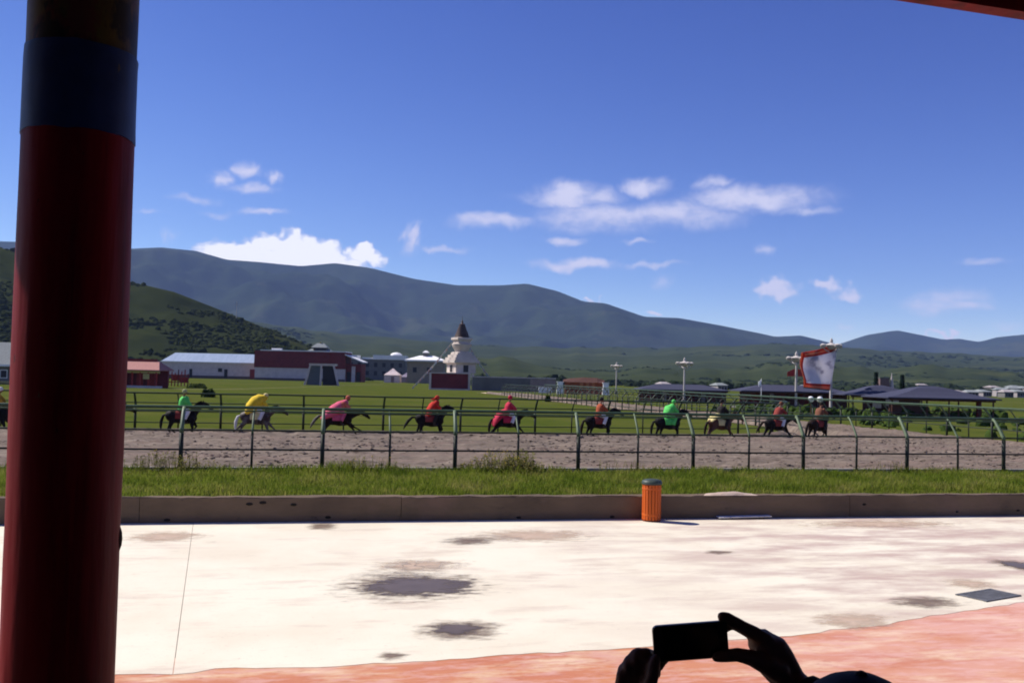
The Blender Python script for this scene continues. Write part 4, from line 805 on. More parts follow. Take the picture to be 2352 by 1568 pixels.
# the stupa
m_stupa = M('stupa_lime', (.62, .54, .48), (.48, .41, .365), scale=.6, rough=.9, bump=.02, bscale=3); m_spire = M('spire_copper', (.085, .056, .048), (.060, .040, .036), scale=2, rough=.5, metal=.3)
st_ = site('stupa', 1038, 197, 'tall white tiered stupa with a dark cone spire on a maroon terrace', 'stupa')
part(st_, 'terrace', m_redw, (-.6, 3.4, 1.65), (7.6, 7.6, 3.3)); part(st_, 'coping', m_stupa, (-.6, 3.4, 3.42), (8.1, 8.1, .22)); part(st_, 'plinth', m_stupa, (-.6, 3.4, .12), (8.2, 8.2, .30))
for x in (-4.45, 3.55, 4.25): part(st_, 'corner_pier', m_stupa, (x, -.55, 1.65), (.42, .42, 3.4))
def sq(name, prof, n=4, rz=R(28), mat=m_stupa, c=(1.6, 3.4, 0)):
    k = (math.sqrt(2) if n == 4 else 1)*(1.13 if mat is m_stupa else 1.0); b = MB(); b.lathe([(r*k, z) for r, z in prof], n); o = b.build(name, mat, st_, smooth=False if n == 4 else True); o.location = c; o.rotation_euler.z = rz; return o
sq('base_tier', [(2.0, 3.5), (2.0, 5.2), (2.1, 5.3), (2.1, 5.5)])
sq('stepped_tier', [(2.2, 5.45), (2.55, 5.6), (2.55, 6.15), (2.25, 6.16), (2.25, 6.7), (1.9, 6.71), (1.9, 7.25), (1.5, 7.26), (1.5, 7.7), (1.2, 7.85)])
sq('dome', [(1.15, 7.8), (1.25, 8.1), (1.55, 8.7), (1.85, 9.3), (1.85, 9.5), (1.6, 9.65), (1.0, 9.75)], 24)
sq('harmika', [(1.2, 9.7), (1.25, 10.3), (1.5, 10.4), (1.5, 10.8), (1.2, 10.9)])
sp_ = []
for i in range(11): r_ = 1.62-.095*i; z = 11.0+.235*i; sp_ += [(r_, z), (r_*.96, z+.16), (r_*.86, z+.17), (r_*.86, z+.25)]
sq('spire', sp_, 20, mat=m_spire); sq('finial', [(.62, 13.5), (.66, 13.65), (.3, 13.8), (.16, 14.1), (.24, 14.25), (.06, 14.5), (.02, 15.4)], 12, mat=m_spire)
for a in (R(28-90), R(28-180)):
    o = part(st_, 'niche', m_drk, (0, 0, 4.4), (1.1, .12, 1.4)); o.location = (1.6+2.28*math.cos(a+0), 3.4+2.28*math.sin(a), 0); o.rotation_euler.z = a+math.pi/2
top = Vector((1.6-1.5, 3.2, 10.6)); 
def flagline(label, a, b_, n, sag):
    """a, b_ in the stupa's own axes"""
    t = thing('prayer_flag_line', st_.location, label, 'prayer flags', rz=FACE); cl = [M('flag_%d' % i, c, rough=.9) for i, c in enumerate(((.55, .60, .62), (.28, .42, .36), (.62, .58, .42), (.30, .36, .52), (.55, .35, .30)))]
    pts = [Vector(a).lerp(Vector(b_), i/30)-Vector((0, 0, sag*4*(i/30)*(1-i/30))) for i in range(31)]; b = MB(); b.tube(pts, .05, 5); b.build('rope', m_wwall, t)
    for i in range(n):
        q = (i+.6)/(n+.2); p = Vector(a).lerp(Vector(b_), q)-Vector((0, 0, sag*4*q*(1-q))); d = (Vector(b_)-Vector(a)).normalized()*.22
        b = MB(); w = Vector((.03*random.uniform(-1, 1), .10*random.uniform(-1, 1), -.48)); b.add([p-d, p+d, p+d+w, p-d+w, p-d+Vector((0, .012, 0)), p+d+Vector((0, .012, 0)), p+d+w+Vector((0, .012, 0)), p-d+w+Vector((0, .012, 0))], [(0, 1, 2, 3), (7, 6, 5, 4), (0, 3, 7, 4), (1, 5, 6, 2), (2, 6, 7, 3), (0, 4, 5, 1)]); b.build('flag', cl[i % 5], t)
    return t
flagline('line of prayer flags slanting from the stupa spire down to the left', top, (-8.2, .5, .3), 24, .35)
flagline('shorter line of prayer flags running down to the right of the stupa', (2.4, 3.2, 10.8), (7.6, 4.0, 2.8), 18, .6)
# wall and enclosure right of the stupa
t = site('enclosure_wall', 1178, 196, 'long grey wall with a pale coping right of the stupa', 'wall')
part(t, 'wall', m_grey, (-2.4, 0, 1.35), (11.8, .4, 2.7)); part(t, 'wall', M('pinkish_render', (.30, .23, .21), (.24, .18, .17), scale=.7), (6.1, 0, 1.3), (5.2, .38, 2.6)); part(t, 'coping', m_wwall, (0, 0, 2.8), (17.4, .6, .18))
for x in (-5.5, -1.5, 2.6): part(t, 'buttress', m_grey, (x, -.3, 1.2), (.5, .3, 2.4))
part(site('stone_bench', 1252, 186, 'low white block in front of the enclosure wall near the orange tent', 'bench'), 'block', m_wroof, (0, 0, .55), (2.7, .8, 1.1), top=(2.5, .7))
# the orange tent and its white piers
m_orc = [M('orange_canvas_a', (.30, .075, .022), (.22, .05, .018), scale=1.5, rough=.9), M('orange_canvas_b', (.46, .17, .075), (.34, .12, .05), scale=1.5, rough=.9)]
t = site('market_tent', 1342, 180, 'brown-orange striped box tent between two white piers', 'tent')
for i in range(13):
    b = MB(); x0 = -3.6+.552*i; b.add([(x0, 0, 0), (x0+.55, 0, 0), (x0+.55, 0, 2.25), (x0, 0, 2.25), (x0, 2.6, 0), (x0+.55, 2.6, 0), (x0+.55, 2.6, 2.25), (x0, 2.6, 2.25)], [(0, 1, 2, 3), (7, 6, 5, 4), (0, 3, 7, 4), (1, 5, 6, 2)]); b.build('cloth_strip', m_orc[1] if i in (5, 7, 9) else m_orc[0], t)
b = MB(); b.loft([[(x, -.25, 2.2), (x, 1.3, 2.2+hh), (x, 2.85, 2.2)] for x, hh in ((-3.9, .45), (-2.4, .75), (0, .95), (2.4, .9), (3.8, .5))]); b.build('roof', m_brown, t)
for x in (-3.7, 3.7): b = MB(); b.tube([(x, -.2, 0), (x, -.2, 2.5)], .06, 6); b.build('pole', m_brown, t)
for px, lb in ((1286, 'white stacked pier at the left end of the orange tent'), (1391, 'white stacked pier at the right end of the orange tent')):
    t = site('gate_pier', px, 178, lb, 'pier'); part(t, 'block', m_wroof, (0, 0, .55), (1.25, .9, 1.1)); part(t, 'block', m_wroof, (.02, 0, 1.62), (1.0, .8, .98)); part(t, 'cap', m_wroof, (0, 0, 2.2), (1.2, .9, .16))
# ornate lamp masts
m_pale = M('mast_paint', (.55, .50, .46), (.45, .41, .38), scale=3, rough=.6)
def mast(px, f, ztop, label, cat='lamp post', mat=m_pale):
    t = site('lamp_mast', px, f, label, cat, 'ornate masts beyond the track'); h = ztop-GZ
    b = MB(); b.tube([(0, 0, 0), (0, 0, h*.45), (0, 0, h-.9)], [.16, .13, .10], 10); b.build('pole', mat, t, smooth=True)
    part(t, 'base', m_grey, (0, 0, .25), (.7, .7, .5), top=(.5, .5))
    b = MB(); b.lathe([(.12, h-1.25), (.42, h-1.1), (.62, h-.75), (.34, h-.6), (.12, h-.5), (.18, h-.3), (.08, h-.1), (.02, h)], 10); b.build('lantern', mat, t, smooth=True)
    for a in range(4):
        c, s_ = math.cos(a*math.pi/2+.3), math.sin(a*math.pi/2+.3); b = MB(); b.tube([(.1*c, .1*s_, h-1.5), (.6*c, .6*s_, h-1.35), (1.0*c, 1.0*s_, h-1.05)], .06, 6); ar = b.build('arm', mat, t, smooth=True)
        b = MB(); b.lathe([(.05, 0), (.26, .10), (.30, .34), (.12, .46)], 8, (1.0*c, 1.0*s_, h-1.08)); b.build('lamp_cup', mat, ar, smooth=True)
    return t
mast(1571, 127, 6.6, 'pale lamp mast with a cup-shaped top standing alone right of the orange tent')
mast(1415, 190, 6.9, 'faint lamp mast with spread arms just right of the orange tent')
t = mast(1828, 108, 7.1, 'lamp mast with red cloth bunting left of the big flag')
m_bunt = M('red_bunting', (.42, .05, .05), rough=.9)
for sx in (-1, 1):
    b = MB(); b.add([(sx*.15, -.1, 4.6), (sx*1.05, -.12, 4.2), (sx*1.0, .0, 3.7), (sx*.18, -.02, 3.75), (sx*.15, -.08, 4.6), (sx*1.05, -.10, 4.2), (sx*1.0, .02, 3.7), (sx*.18, 0, 3.75)], [(0, 1, 2, 3), (7, 6, 5, 4), (0, 3, 7, 4), (1, 5, 6, 2), (2, 6, 7, 3), (0, 4, 5, 1)]); b.build('bunting', m_bunt, t)
fm = mast(1908, 100, 8.3, 'tallest mast with a pale crown, carrying the big white and red flag', cat='flag mast')
# the flag
m_fw = M('flag_white', (.86, .82, .86), (.50, .46, .54), scale=.75, rough=.9, lo=.53, hi=.62); m_fr = M('flag_red', (.58, .045, .025), (.46, .03, .02), scale=2, rough=.9); m_fo = M('flag_orange', (.74, .26, .15), (.66, .20, .10), scale=2, rough=.9); m_ft = M('flag_teal', (.03, .16, .14), rough=.9)
for m_ in (m_fw, m_fr, m_fo, m_ft):              # thin cloth lets the sun through
    t_ = m_.node_tree; b_ = t_.nodes['Principled BSDF']; tl_ = t_.nodes.new('ShaderNodeBsdfTranslucent'); t_.links.new(b_.inputs['Base Color'].links[0].from_socket, tl_.inputs[0]); ms_ = t_.nodes.new('ShaderNodeMixShader'); ms_.inputs[0].default_value = .5
    t_.links.new(b_.outputs[0], ms_.inputs[1]); t_.links.new(tl_.outputs[0], ms_.inputs[2]); t_.links.new(ms_.outputs[0], t_.nodes['Material Output'].inputs['Surface'])
fl = thing('flag', atf(1908, 99.8, GZ), 'large white flag with red and orange borders flying left from its mast', 'flag', rz=FACE)
NU, NV = 40, 44; V = []; mi = []
for iv in range(NV+1):
    v = iv/NV
    for iu in range(NU+1):
        u = iu/NU
        x = .62-v*.75 - u*(3.75-.95*v+.12*math.sin(v*3)); z = 7.15-4.75*v-.15*v*v - u*(1.0-1.25*v)-.35*math.sin(u*3.1)*(1-v)*.3; y = .42*math.sin(u*8.5+v*2.6)*u*(1-.3*v)+.26*math.sin(u*5+v*8)*(.3+u)-.1
        V.append((x, y, z))
F4 = []
for iv in range(NV):
    for iu in range(NU):
        F4.append((iv*(NU+1)+iu, iv*(NU+1)+iu+1, (iv+1)*(NU+1)+iu+1, (iv+1)*(NU+1)+iu)); u = (iu+.5)/NU; v = (iv+.5)/NV
        k = 0
        if v > .97: k = 3
        elif v > .91 or u > .95: k = 2
        elif v > .87 or u > .90: k = 1
        elif v < .04: k = 1
        elif v < .12: k = 2
        elif v < .15: k = 1
        mi.append(k)
b = MB(); b.v = V; b.f = F4; b.mi = mi; fo = b.build('cloth', [m_fw, m_fr, m_fo, m_ft], fl, smooth=True); sd = fo.modifiers.new('t', 'SOLIDIFY'); sd.thickness = .02
b = MB(); b.tube([(.62, -.1, 7.15), (.25, -.08, 4.8), (-.13, -.1, 2.3)], .03, 5); b.build('hoist_rope', m_fw, fl)
# two globe lamps, a small pennant pole
for px, lb in ((1862, 'left one of two white globe lamps under the big flag'), (1883, 'right one of two white globe lamps under the big flag')):
    t = site('globe_lamp', px, 84, lb, 'lamp', 'white globe lamps'); b = MB(); b.tube([(0, 0, 0), (0, 0, 1.32)], .04, 7); b.build('pole', m_brown, t); b = MB(); b.blob((0, 0, 1.58), (.27, .27, .27), 16, 11); b.build('globe', m_wroof, t, smooth=True); b = MB(); b.lathe([(.10, 1.28), (.13, 1.33), (.10, 1.36)], 10); b.build('collar', m_brown, t)
t = site('pennant_pole', 1748, 106, 'thin white pole with a small limp white pennant left of the big flag', 'flag pole')
b = MB(); b.tube([(0, 0, 0), (0, 0, 3.4)], [.05, .03], 7); b.build('pole', m_wroof, t); b = MB(); b.add([(-.02, 0, 3.3), (-.34, .1, 3.0), (-.30, .02, 2.5), (-.02, 0, 2.6), (-.02, .03, 3.3), (-.34, .13, 3.0), (-.30, .05, 2.5), (-.02, .03, 2.6)], [(0, 1, 2, 3), (7, 6, 5, 4), (0, 3, 7, 4), (1, 5, 6, 2), (2, 6, 7, 3), (0, 4, 5, 1)]); b.build('pennant', m_wroof, t)
# galleries and pavilions with blue-grey roofs on the right
def peak(par, name, mat, x0, x1, y0, y1, z0, z1, over):
    """concave pointed roof"""
    b = MB(); cx, cy, hx, hy = (x0+x1)/2, (y0+y1)/2, (x1-x0)/2+over, (y1-y0)/2+over
    b.loft([[(cx+sx*hx*k, cy+sy*hy*k, z0+(z1-z0)*z) for sx, sy in ((-1, -1), (1, -1), (1, 1), (-1, 1))] for k, z in ((1.0, -.10), (1.0, 0), (.74, .22), (.5, .50), (.30, .80), (.12, .97), (.02, 1.0))]); return b.build(name, mat, par)
def gallery(name, pxa, pxb, f, eave, ridge_, depth, inx, label, wallspec, posts, cat='pavilion', over=.5):
    w = (pxb-pxa)*f/FPX; t = site(name, (pxa+pxb)/2, f, label, cat); (hip(t, 'roof', m_slate, -w/2, w/2, 0, depth, eave, ridge_, inx, over=over) if inx < 3.1 else peak(t, 'roof', m_slate, -w/2, w/2, 0, depth, eave, ridge_, over))
    part(t, 'eaves_beam', m_brown, (0, .1, eave-.2), (w, .14, .18)); part(t, 'floor_slab', m_grey, (0, depth/2, .06), (w, depth, .12))
    for px in posts: b = MB(); x = (px-(pxa+pxb)/2)*f/FPX; b.tube([(x, .12, 0), (x, .12, eave-.1)], .075, 7); b.build('post', m_brown, t)
    for xa, xb, z0, z1, mm in wallspec: part(t, 'wall', mm, ((xa+xb)/2*w, depth*.25, (z0+z1)/2), ((xb-xa)*w, .2, z1-z0))
    return t, w
for nm, pa, pb_, ff, ev, rg, lb, k0 in (('long_gallery', 1705, 1955, 108, 2.02, 2.72, 'low gallery with a blue-grey roof right behind the leading riders', 8), ('low_shelter', 1470, 1672, 128, 1.75, 2.45, 'low dark-roofed shelter left of the gallery, behind the bent green rider', 7)):
    t, w = gallery(nm, pa, pb_, ff, ev, rg, 5.5, 3.0, lb, [(-.5, .5, 0, ev-.02, m_brown)], np.linspace(pa+5, pb_-5, k0), over=.2)
    for x in (-.36, -.12, .10, .34): part(t, 'door', m_redw, (x*w, 1.24, ev*.47), (w*.08, .12, ev*.86))
    part(t, 'pale_pier', m_beige, (-.22*w, .3, ev*.42), (.5, .3, ev*.84)); part(t, 'pale_pier', m_beige, (.22*w, .3, ev*.42), (.45, .3, ev*.84))
t, w = gallery('tea_house', 1955, 2122, 98, 1.95, 2.95, 5.0, 3.2, 'brown timber tea house with pale windows and a hipped blue-grey roof', [(-.28, .5, 0, 1.95, m_brown)], (1960, 2000, 2060, 2118), cat='building', over=.2)
for x, z in ((-.18, .95), (-.12, .95), (.0, 1.2), (.06, 1.2), (.12, 1.2), (.05, .5)): part(t, 'window', M('pale_window', (.50, .40, .29), (.42, .33, .24), scale=4), (x*w, -.05, z), (.42, .1, .66))  # windows in one pale tan, set in front of the wall
part(t, 'front_wall', m_brown, (.28*w, .6, .95), (.40*w, .2, 1.9))
t, w = gallery('open_pavilion', 2045, 2288, 86, 1.92, 2.98, 6.0, 4.1, 'open-sided pavilion with a dark hipped roof at the right', [(-.45, -.30, 0, 1.3, m_brown)], (2050, 2130, 2181, 2203, 2251, 2283), over=.35)
part(t, 'rail', m_brown, (.05*w, .1, .75), (.7*w, .06, .08)); part(t, 'pillar', m_redw, (.35*w, .3, .95), (.34, .34, 1.9))
# slender conifers and a small tower behind the pavilions
m_con = leaf_mat('conifer_needles', ((.010, .020, .012), (.018, .034, .018), (.030, .050, .024)))
def conifer(px, f, h, r, label):
    t = site('conifer', px, f, label, 'tree', 'slender conifers behind the pavilions'); b = MB(); b.tube([(0, 0, 0), (0, 0, h)], [.14, .02], 6); b.build('trunk', m_brown, t); b = MB()
    for _ in range(900):
        z = random.uniform(.08, 1)*h; rr = r*(1.05-z/h)*random.uniform(.3, 1.0); a = random.uniform(0, 6.28); x, y = rr*math.cos(a), rr*math.sin(a); l = .22+.1*random.random(); c, s_ = math.cos(a)*l, math.sin(a)*l
        b.add([(x, y, z), (x+c-s_*.5, y+s_+c*.5, z-.12), (x+c*1.5, y+s_*1.5, z-.2), (x+c+s_*.5, y+s_-c*.5, z-.1)], [(0, 1, 2, 3)])
    b.build('crown', m_con, t)
conifer(2012, 190, 5.6, .45, 'slender dark conifer left of the two behind the tea house roof'); conifer(2072, 190, 5.2, .6, 'slender dark conifer right of the two behind the tea house roof')
t = site('shrine_tower', 2032, 205, 'small haze-paled red tower with a white spire between the two conifers', 'tower'); part(t, 'body', M('hazed_red', (.19, .12, .115), rough=.9), (0, 1, 2.2), (2.0, 2.0, 4.4)); part(t, 'cornice', m_grey, (0, 1, 4.5), (2.2, 2.2, .25)); b = MB(); b.lathe([(.5, 0), (.42, 3.2), (.14, 4.6), (.03, 5.6)], 10, (1.7, .6, 0)); b.build('white_spire', m_wwall, t, smooth=True)  # haze put into the tower colour: its red is paled and greyed
# town houses
m_twall = M('town_render', (.34, .30, .30), (.26, .23, .23), scale=.7, rough=.9)
hs = [(2302, 330, 3.6, 3.0), (2318, 300, 2.6, 2.2), (2331, 360, 4.2, 3.6), (2346, 310, 3.2, 2.4), (2288, 420, 4, 4.0), (2338, 470, 5, 4.6), (2365, 400, 5, 4), (2208, 290, 3, 1.7), (2236, 300, 3.2, 1.8), (2268, 320, 3.4, 2.0), (2120, 520, 5, 4.5), (1660, 300, 3.2, 2.3), (1857, 300, 3, 2.3), (1530, 330, 3, 2.2), (2400, 350, 5, 3)]
hl = ['pale house second from the right edge, low in the town', 'small white house low in the town at the far right', 'taller grey house behind the small white ones at the far right', 'white house touching the right edge of the picture', 'tall pale house at the left end of the far-right town', 'big grey block highest in the far-right town', 'house just beyond the right edge of the picture', 'low white house seen under the open pavilion roof, left', 'low white house seen under the open pavilion roof, middle', 'white house seen just right of the open pavilion', 'grey house roof above the valley between tea house and pavilion', 'small pale house far behind the lone lamp mast, right of it', 'small pale house far behind the big flag', 'small grey house far behind the long gallery, left end', 'outlying house beyond the right edge of the picture']
for k, ((px, f, w, h), lb) in enumerate(zip(hs, hl)):
    t = site('town_house', px, f, lb, 'house', 'houses of the far town', turn=random.uniform(-.3, .3)); mw = (m_twall, m_grey, m_twall)[k % 3]; h *= .8
    part(t, 'wall', mw, (0, 3, h/2), (w, 6, h)); hip(t, 'roof', (m_tile, m_twall, m_tile)[k % 3], -w/2, w/2, 0, 6, h, h+.7, w*.25, over=.3)
    for x in np.linspace(-w*.3, w*.3, 3):
        window(t, float(x), h*.5, .5, .8)
# left edge: red hall, red racks, grey-roofed house
t = site('red_hall', 285, 146, 'red columned hall with a sunlit-pink tiled roof right beside the column', 'building')
part(t, 'back_wall', m_redw, (0, 3.2, 1.4), (11, .3, 2.8)); hip(t, 'roof', m_pinkr, -5.6, 5.0, -.2, 5.2, 2.75, 4.1, (1.5, 1.2), over=.5); part(t, 'lintel', m_gold, (0, .1, 2.42), (10.6, .2, .34)); part(t, 'step', m_wwall, (.3, -.5, .17), (11.0, .9, .34))
for x in np.linspace(-5, 4.8, 9): b = MB(); b.tube([(x, .1, .3), (x, .1, 2.4)], .15, 8); b.build('column', m_redp, t, smooth=True)
for x in (-3.8, -1.3, 1.2, 3.0): part(t, 'door_panel', m_redp, (x, 2.95, 1.35), (1.0, .2, 2.0))
part(t, 'signboard', m_gold, (3.3, -.05, 1.75), (.9, .12, .8)); part(t, 'dark_ridge', m_redw, (0, 2.5, 4.2), (8, .3, .35))
t = site('red_rack', 398, 168, 'row of red posts and rails beside the red hall', 'rack')
for i, x in enumerate(np.linspace(-2.6, 2.5, 10)):
    b = MB(); hh = (2.35, 2.8, 2.2, 3.0, 2.5, 2.3, 2.9, 2.6, 2.9, 2.2)[i]; b.tube([(x, 0, 0), (x+.05, 0, hh)], .10, 6); b.build('post', m_redp if i % 3 else m_redw, t)
for z in (.7, 1.35, 1.95): part(t, 'rail', m_redp, (0, .06, z), (5.4, .10, .16))
for x, z in ((-1.6, 1.0), (.4, 1.4), (1.7, 1.1)): part(t, 'red_panel', m_redp, (x, .14, z), (1.4, .06, .9))
t = site('grey_house', 8, 150, 'grey-roofed house at the left edge of the picture, beyond the column', 'house'); part(t, 'wall', m_grey, (0, 3, 1.5), (9, 6, 3.0)); hip(t, 'roof', m_tile, -4.5, 4.5, 0, 6, 3.0, 6.6, 1.6, over=.6, thick=.3); part(t, 'gutter', m_wroof, (0, -.64, 2.95), (10.2, .2, .3))
for x in (-2.4, 0, 1.6): window(t, x, 1.6, .9, 1.1, frame=m_wroof)
part(t, 'yellow_board', m_gold, (0, -.2, .35), (9, .2, .3))
# shrubs on the meadow and rough scrub on the right
m_shrub = leaf_mat('shrub_leaf', ((.010, .020, .008), (.022, .036, .012), (.040, .055, .018)))
def shrub(px, f, rx, h, label):
    t = site('shrub', px, f, label, 'shrub'); b = MB()
    for q in range(5): b.tube([(0, 0, 0), (random.uniform(-.5, .5)*rx, random.uniform(-.3, .3), h*.7)], [.03, .01], 4)
    b.build('stems', m_brown, t); b = MB()
    for _ in range(420):
        a, e, q = random.uniform(0, 6.28), random.random(), random.random()**.4; x, y, z = rx*q*math.cos(a)*math.sqrt(1-e*e*.7), .6*rx*q*math.sin(a), h*e*(.55+.45*q); l = .10+.08*random.random(); u = Vector((random.gauss(0, 1), random.gauss(0, 1), random.gauss(0, .6))).normalized()*l; w_ = u.orthogonal().normalized()*l*.5
        p = Vector((x, y, z)); b.add([p-u, p+w_, p+u, p-w_], [(0, 1, 2, 3)])
    b.build('leaves', m_shrub, t)
shrub(478, 104, .8, .95, 'dark low shrub on the meadow between the green and yellow riders'); shrub(452, 152, 1.7, .8, 'long dark low shrub on the meadow right of the red posts'); shrub(1258, 118, .35, .7, 'tiny dark shrub on the meadow below the white block')
pts = []
for _ in range(420):
    x = random.uniform(1650, 2600); f = random.uniform(52, 84); p = atf(x, f, GZ)
    if p.x < 40 or fbm(p.x*.15, p.y*.15, 2.2) < -.05: continue
    r = random.uniform(.15, .5); pts.append((p.x, p.y, GZ-.05, r, r*random.uniform(1.0, 2.0)))
for _ in range(380):
    x = random.uniform(1440, 2300); f = random.uniform(84, 104); p = atf(x, f, GZ)
    if p.x < 39.5 or fbm(p.x*.12, p.y*.12, 7.2) < 0: continue
    r = random.uniform(.2, .55); pts.append((p.x, p.y, GZ-.05, r, r*random.uniform(1.0, 2.2)))
scrub('roadside_scrub', 'low green scrub in front of the pavilions on the right', M('scrub_green', (.050, .078, .018), (.028, .045, .013), scale=1.5, rough=1, spec=0), pts)
t = thing('radio_mast', D(543, 727, 612), 'thin pale mast on the skyline of the near hill', 'mast'); b = MB(); b.tube([(0, 0, -2), (0, 0, 9.5)], [.28, .12], 6); b.build('pole', m_pale, t); part(t, 'cross_arm', m_pale, (0, 0, 7.6), (1.6, .2, .2))

# ------------------------------------------------------------------ the onlooker with the phone
def Q(zx, zy, dd=0.0): return D((1550+zx/5.227)/1.12245, (1560+zy/5.227)/1.12245, 1.6+dd)
u_ = .000123                                   # metres per unit of the sketch above, at the phone
# phone
m_ph = M('phone_body', (.010, .010, .012), rough=.35, spec=.5); m_scr = M('phone_screen', (.004, .004, .006), rough=.12, spec=.5)
tl, tr, bl, br = Q(702, 262), Q(1700, 182), Q(702, 772), Q(1700, 700); pc = (tl+tr+bl+br)/4
ex = ((tr-tl)+(br-bl)).normalized(); ez = ((tl-bl)+(tr-br)); ez = (ez-ex*ez.dot(ex)).normalized(); ey = ez.cross(ex)
PL, PH, PT = .124, .0600, .0090
ph = bpy.data.objects.new('smartphone', None); scene.collection.objects.link(ph); ph.matrix_world = Matrix(((ex.x, ey.x, ez.x, pc.x), (ex.y, ey.y, ez.y, pc.y), (ex.z, ey.z, ez.z, pc.z), (0, 0, 0, 1)))
tag(ph, 'black phone held up sideways in two hands at the bottom', 'phone')
def rrect(w, h, r, y, n=6):
    return [(sx*(w/2-r)+r*math.cos(a), y, sz*(h/2-r)+r*math.sin(a)) for sx, sz, a0 in ((1, 1, 0), (-1, 1, 90), (-1, -1, 180), (1, -1, 270)) for a in [R(a0+90*k/n) for k in range(n+1)]]
b = MB(); b.loft([rrect(PL-.002, PH-.002, .008, -PT/2), rrect(PL, PH, .009, -PT/2+.0012), rrect(PL, PH, .009, PT/2-.0012), rrect(PL-.002, PH-.002, .008, PT/2)]); b.build('body', m_ph, ph)
b = MB(); b.loft([rrect(.092, .052, .001, -PT/2-.0004), rrect(.092, .052, .001, -PT/2+.001)]); b.build('screen', m_scr, ph)
b = MB(); b.loft([[(.054+.0052*math.cos(2*math.pi*k/20), y, .0052*math.sin(2*math.pi*k/20)) for k in range(20)] for y in (-PT/2-.0003, -PT/2+.001)]); b.build('home_button', m_scr, ph)
b = MB(); b.box((-.0545, -PT/2-.0002, 0), (.0015, .0008, .010)); b.build('earpiece', m_drk, ph)
# body
m_dskin = M('onlooker_skin', (.17, .085, .055), (.13, .062, .042), scale=30, rough=.55, bump=.0006, bscale=250)  # one brown skin tone for the onlooker
def P3(x, f, z): return r0*x+f0*f+Vector((0, 0, z))
person = MB(); T = person.tube
# right hand: four fingers over the top corner, thumb in front of the lower corner
for k, (dd, oy, tipx) in enumerate(((.004, 0, 0), (.022, 8, 0), (.038, 14, 10), (.050, 20, 30))):
    rr = (.0112, .0104, .0096, .0084)[k]
    tips = [Q(2230, 470+oy, dd*.9), Q(2060, 372+oy, dd), Q(1930, 305+oy, dd+.002), Q(1790+tipx, 225+oy*.8, dd+.003), Q(1690+tipx, 165+oy*.8, dd+.003), Q(1635+tipx*.9, 150+oy, dd+.001)] if k == 0 else [Q(2230, 470+oy, dd*.9), Q(2050, 380+oy*.7, dd), Q(1900, 300+oy*.6, dd+.004), Q(1760, 235+oy*.6, dd+.004), Q(1640, 300+oy, dd*.4+.018), Q(1600, 370+oy, .014)]
    T(tips, [rr*1.12, rr*1.08, rr*1.0, rr*.96, rr*.90, rr*.80][:len(tips)], 12, round_ends=True)
rw = Q(2520, 985, .012)
T([Q(2180, 520, .018), Q(2260, 610, .020), Q(2360, 760, .018), rw], [(.025, .031), (.033, .030), (.033, .026), (.028, .020)], 16, side=tuple((upv*.7+rv*.7)), round_ends=True)
T([Q(2400, 900, -.006), Q(2230, 800, -.016), Q(2020, 700, -.020), Q(1830, 660, -.018), Q(1640, 680, -.0145), Q(1555, 695, -.0135)], [.019, .0165, .0135, .0115, .0105, .0085], 12, round_ends=True)
re = D(2075, 1835, 1.44); rs = P3(.655, 1.20, 2.735)
T([Q(2440, 900, .012), rw, rw.lerp(re, .3), rw.lerp(re, .7), re], [(.027, .020), (.027, .021), .032, .041, .043], 16)
T([re, re.lerp(rs, .5), rs], [.043, .049, .058], 16, round_ends=True)
# left hand: palm below, fingers curled behind the phone, thumb in front
lw = Q(455, 1560, .01)
T([Q(500, 700, .006), Q(470, 850, .006), Q(455, 1120, .006), Q(455, 1380, .008), lw], [(.017, .016), (.029, .020), (.031, .022), (.028, .020), (.026, .020)], 16, side=tuple(rv), round_ends=True)
for k, (x, y, x2) in enumerate(((590, 650, 860), (480, 680, 830), (370, 745, 790), (285, 850, 760))):
    rr = (.0098, .0098, .0094, .0084)[k]
    T([Q(x-30, y+230, -.002), Q(x-8, y+70, -.004), Q(x+10, y-8+rr*0, .004), Q(x+60, y+10, .020), Q((x+x2)/2+60, y+60, .024), Q(x2, y+70, .0165)], [rr*1.15, rr*1.1, rr*1.05, rr, rr*.95, rr*.8], 12, round_ends=True)
T([Q(560, 1230, -.012), Q(640, 1080, -.020), Q(690, 930, -.021), Q(715, 800, -.0175), Q(735, 720, -.0140)], [.016, .0135, .0115, .0105, .0085], 12, round_ends=True)
le = P3(.165, 1.43, 2.73); ls = P3(.225, 1.18, 2.735)
T([Q(455, 1380, .008), lw, lw.lerp(le, .35), lw.lerp(le, .75), le], [(.026, .020), (.027, .021), .033, .042, .043], 16); T([le, le.lerp(ls, .5), ls], [.043, .049, .058], 16, round_ends=True)
# head, trunk, legs
hc = D(1972, 1770, 1.25); ax = lambda x, f, z: Vector((hc.x, hc.y, 0))+r0*x+f0*f+Vector((0, 0, z))
hz = hc.z
def ell(c, a, bq, h, n=18, m=12):
    rings = []
    for i in range(m):
        t_ = math.pi*(i+.5)/m; rings.append([c+r0*(a*math.sin(t_)*math.cos(2*math.pi*k/n))+f0*(bq*math.sin(t_)*math.sin(2*math.pi*k/n))+Vector((0, 0, -h*math.cos(t_))) for k in range(n)])
    person.loft(rings)
ell(ax(0, 0, hz), .080, .098, .118); ell(ax(0, .098, hz-.02), .013, .016, .022, 8, 6); ell(ax(0, .078, hz-.075), .040, .028, .030, 10, 7)
for s in (-1, 1): ell(ax(s*.083, -.01, hz-.015), .009, .020, .032, 8, 7); ell(ax(s*.034, .086, hz+.012), .014, .008, .009, 8, 5)
ell(ax(0, .093, hz-.062), .024, .008, .008, 8, 5)
T([ax(0, -.012, hz-.07), ax(0, -.025, hz-.16), ax(0, -.03, hz-.22)], [.056, .054, .062], 14)
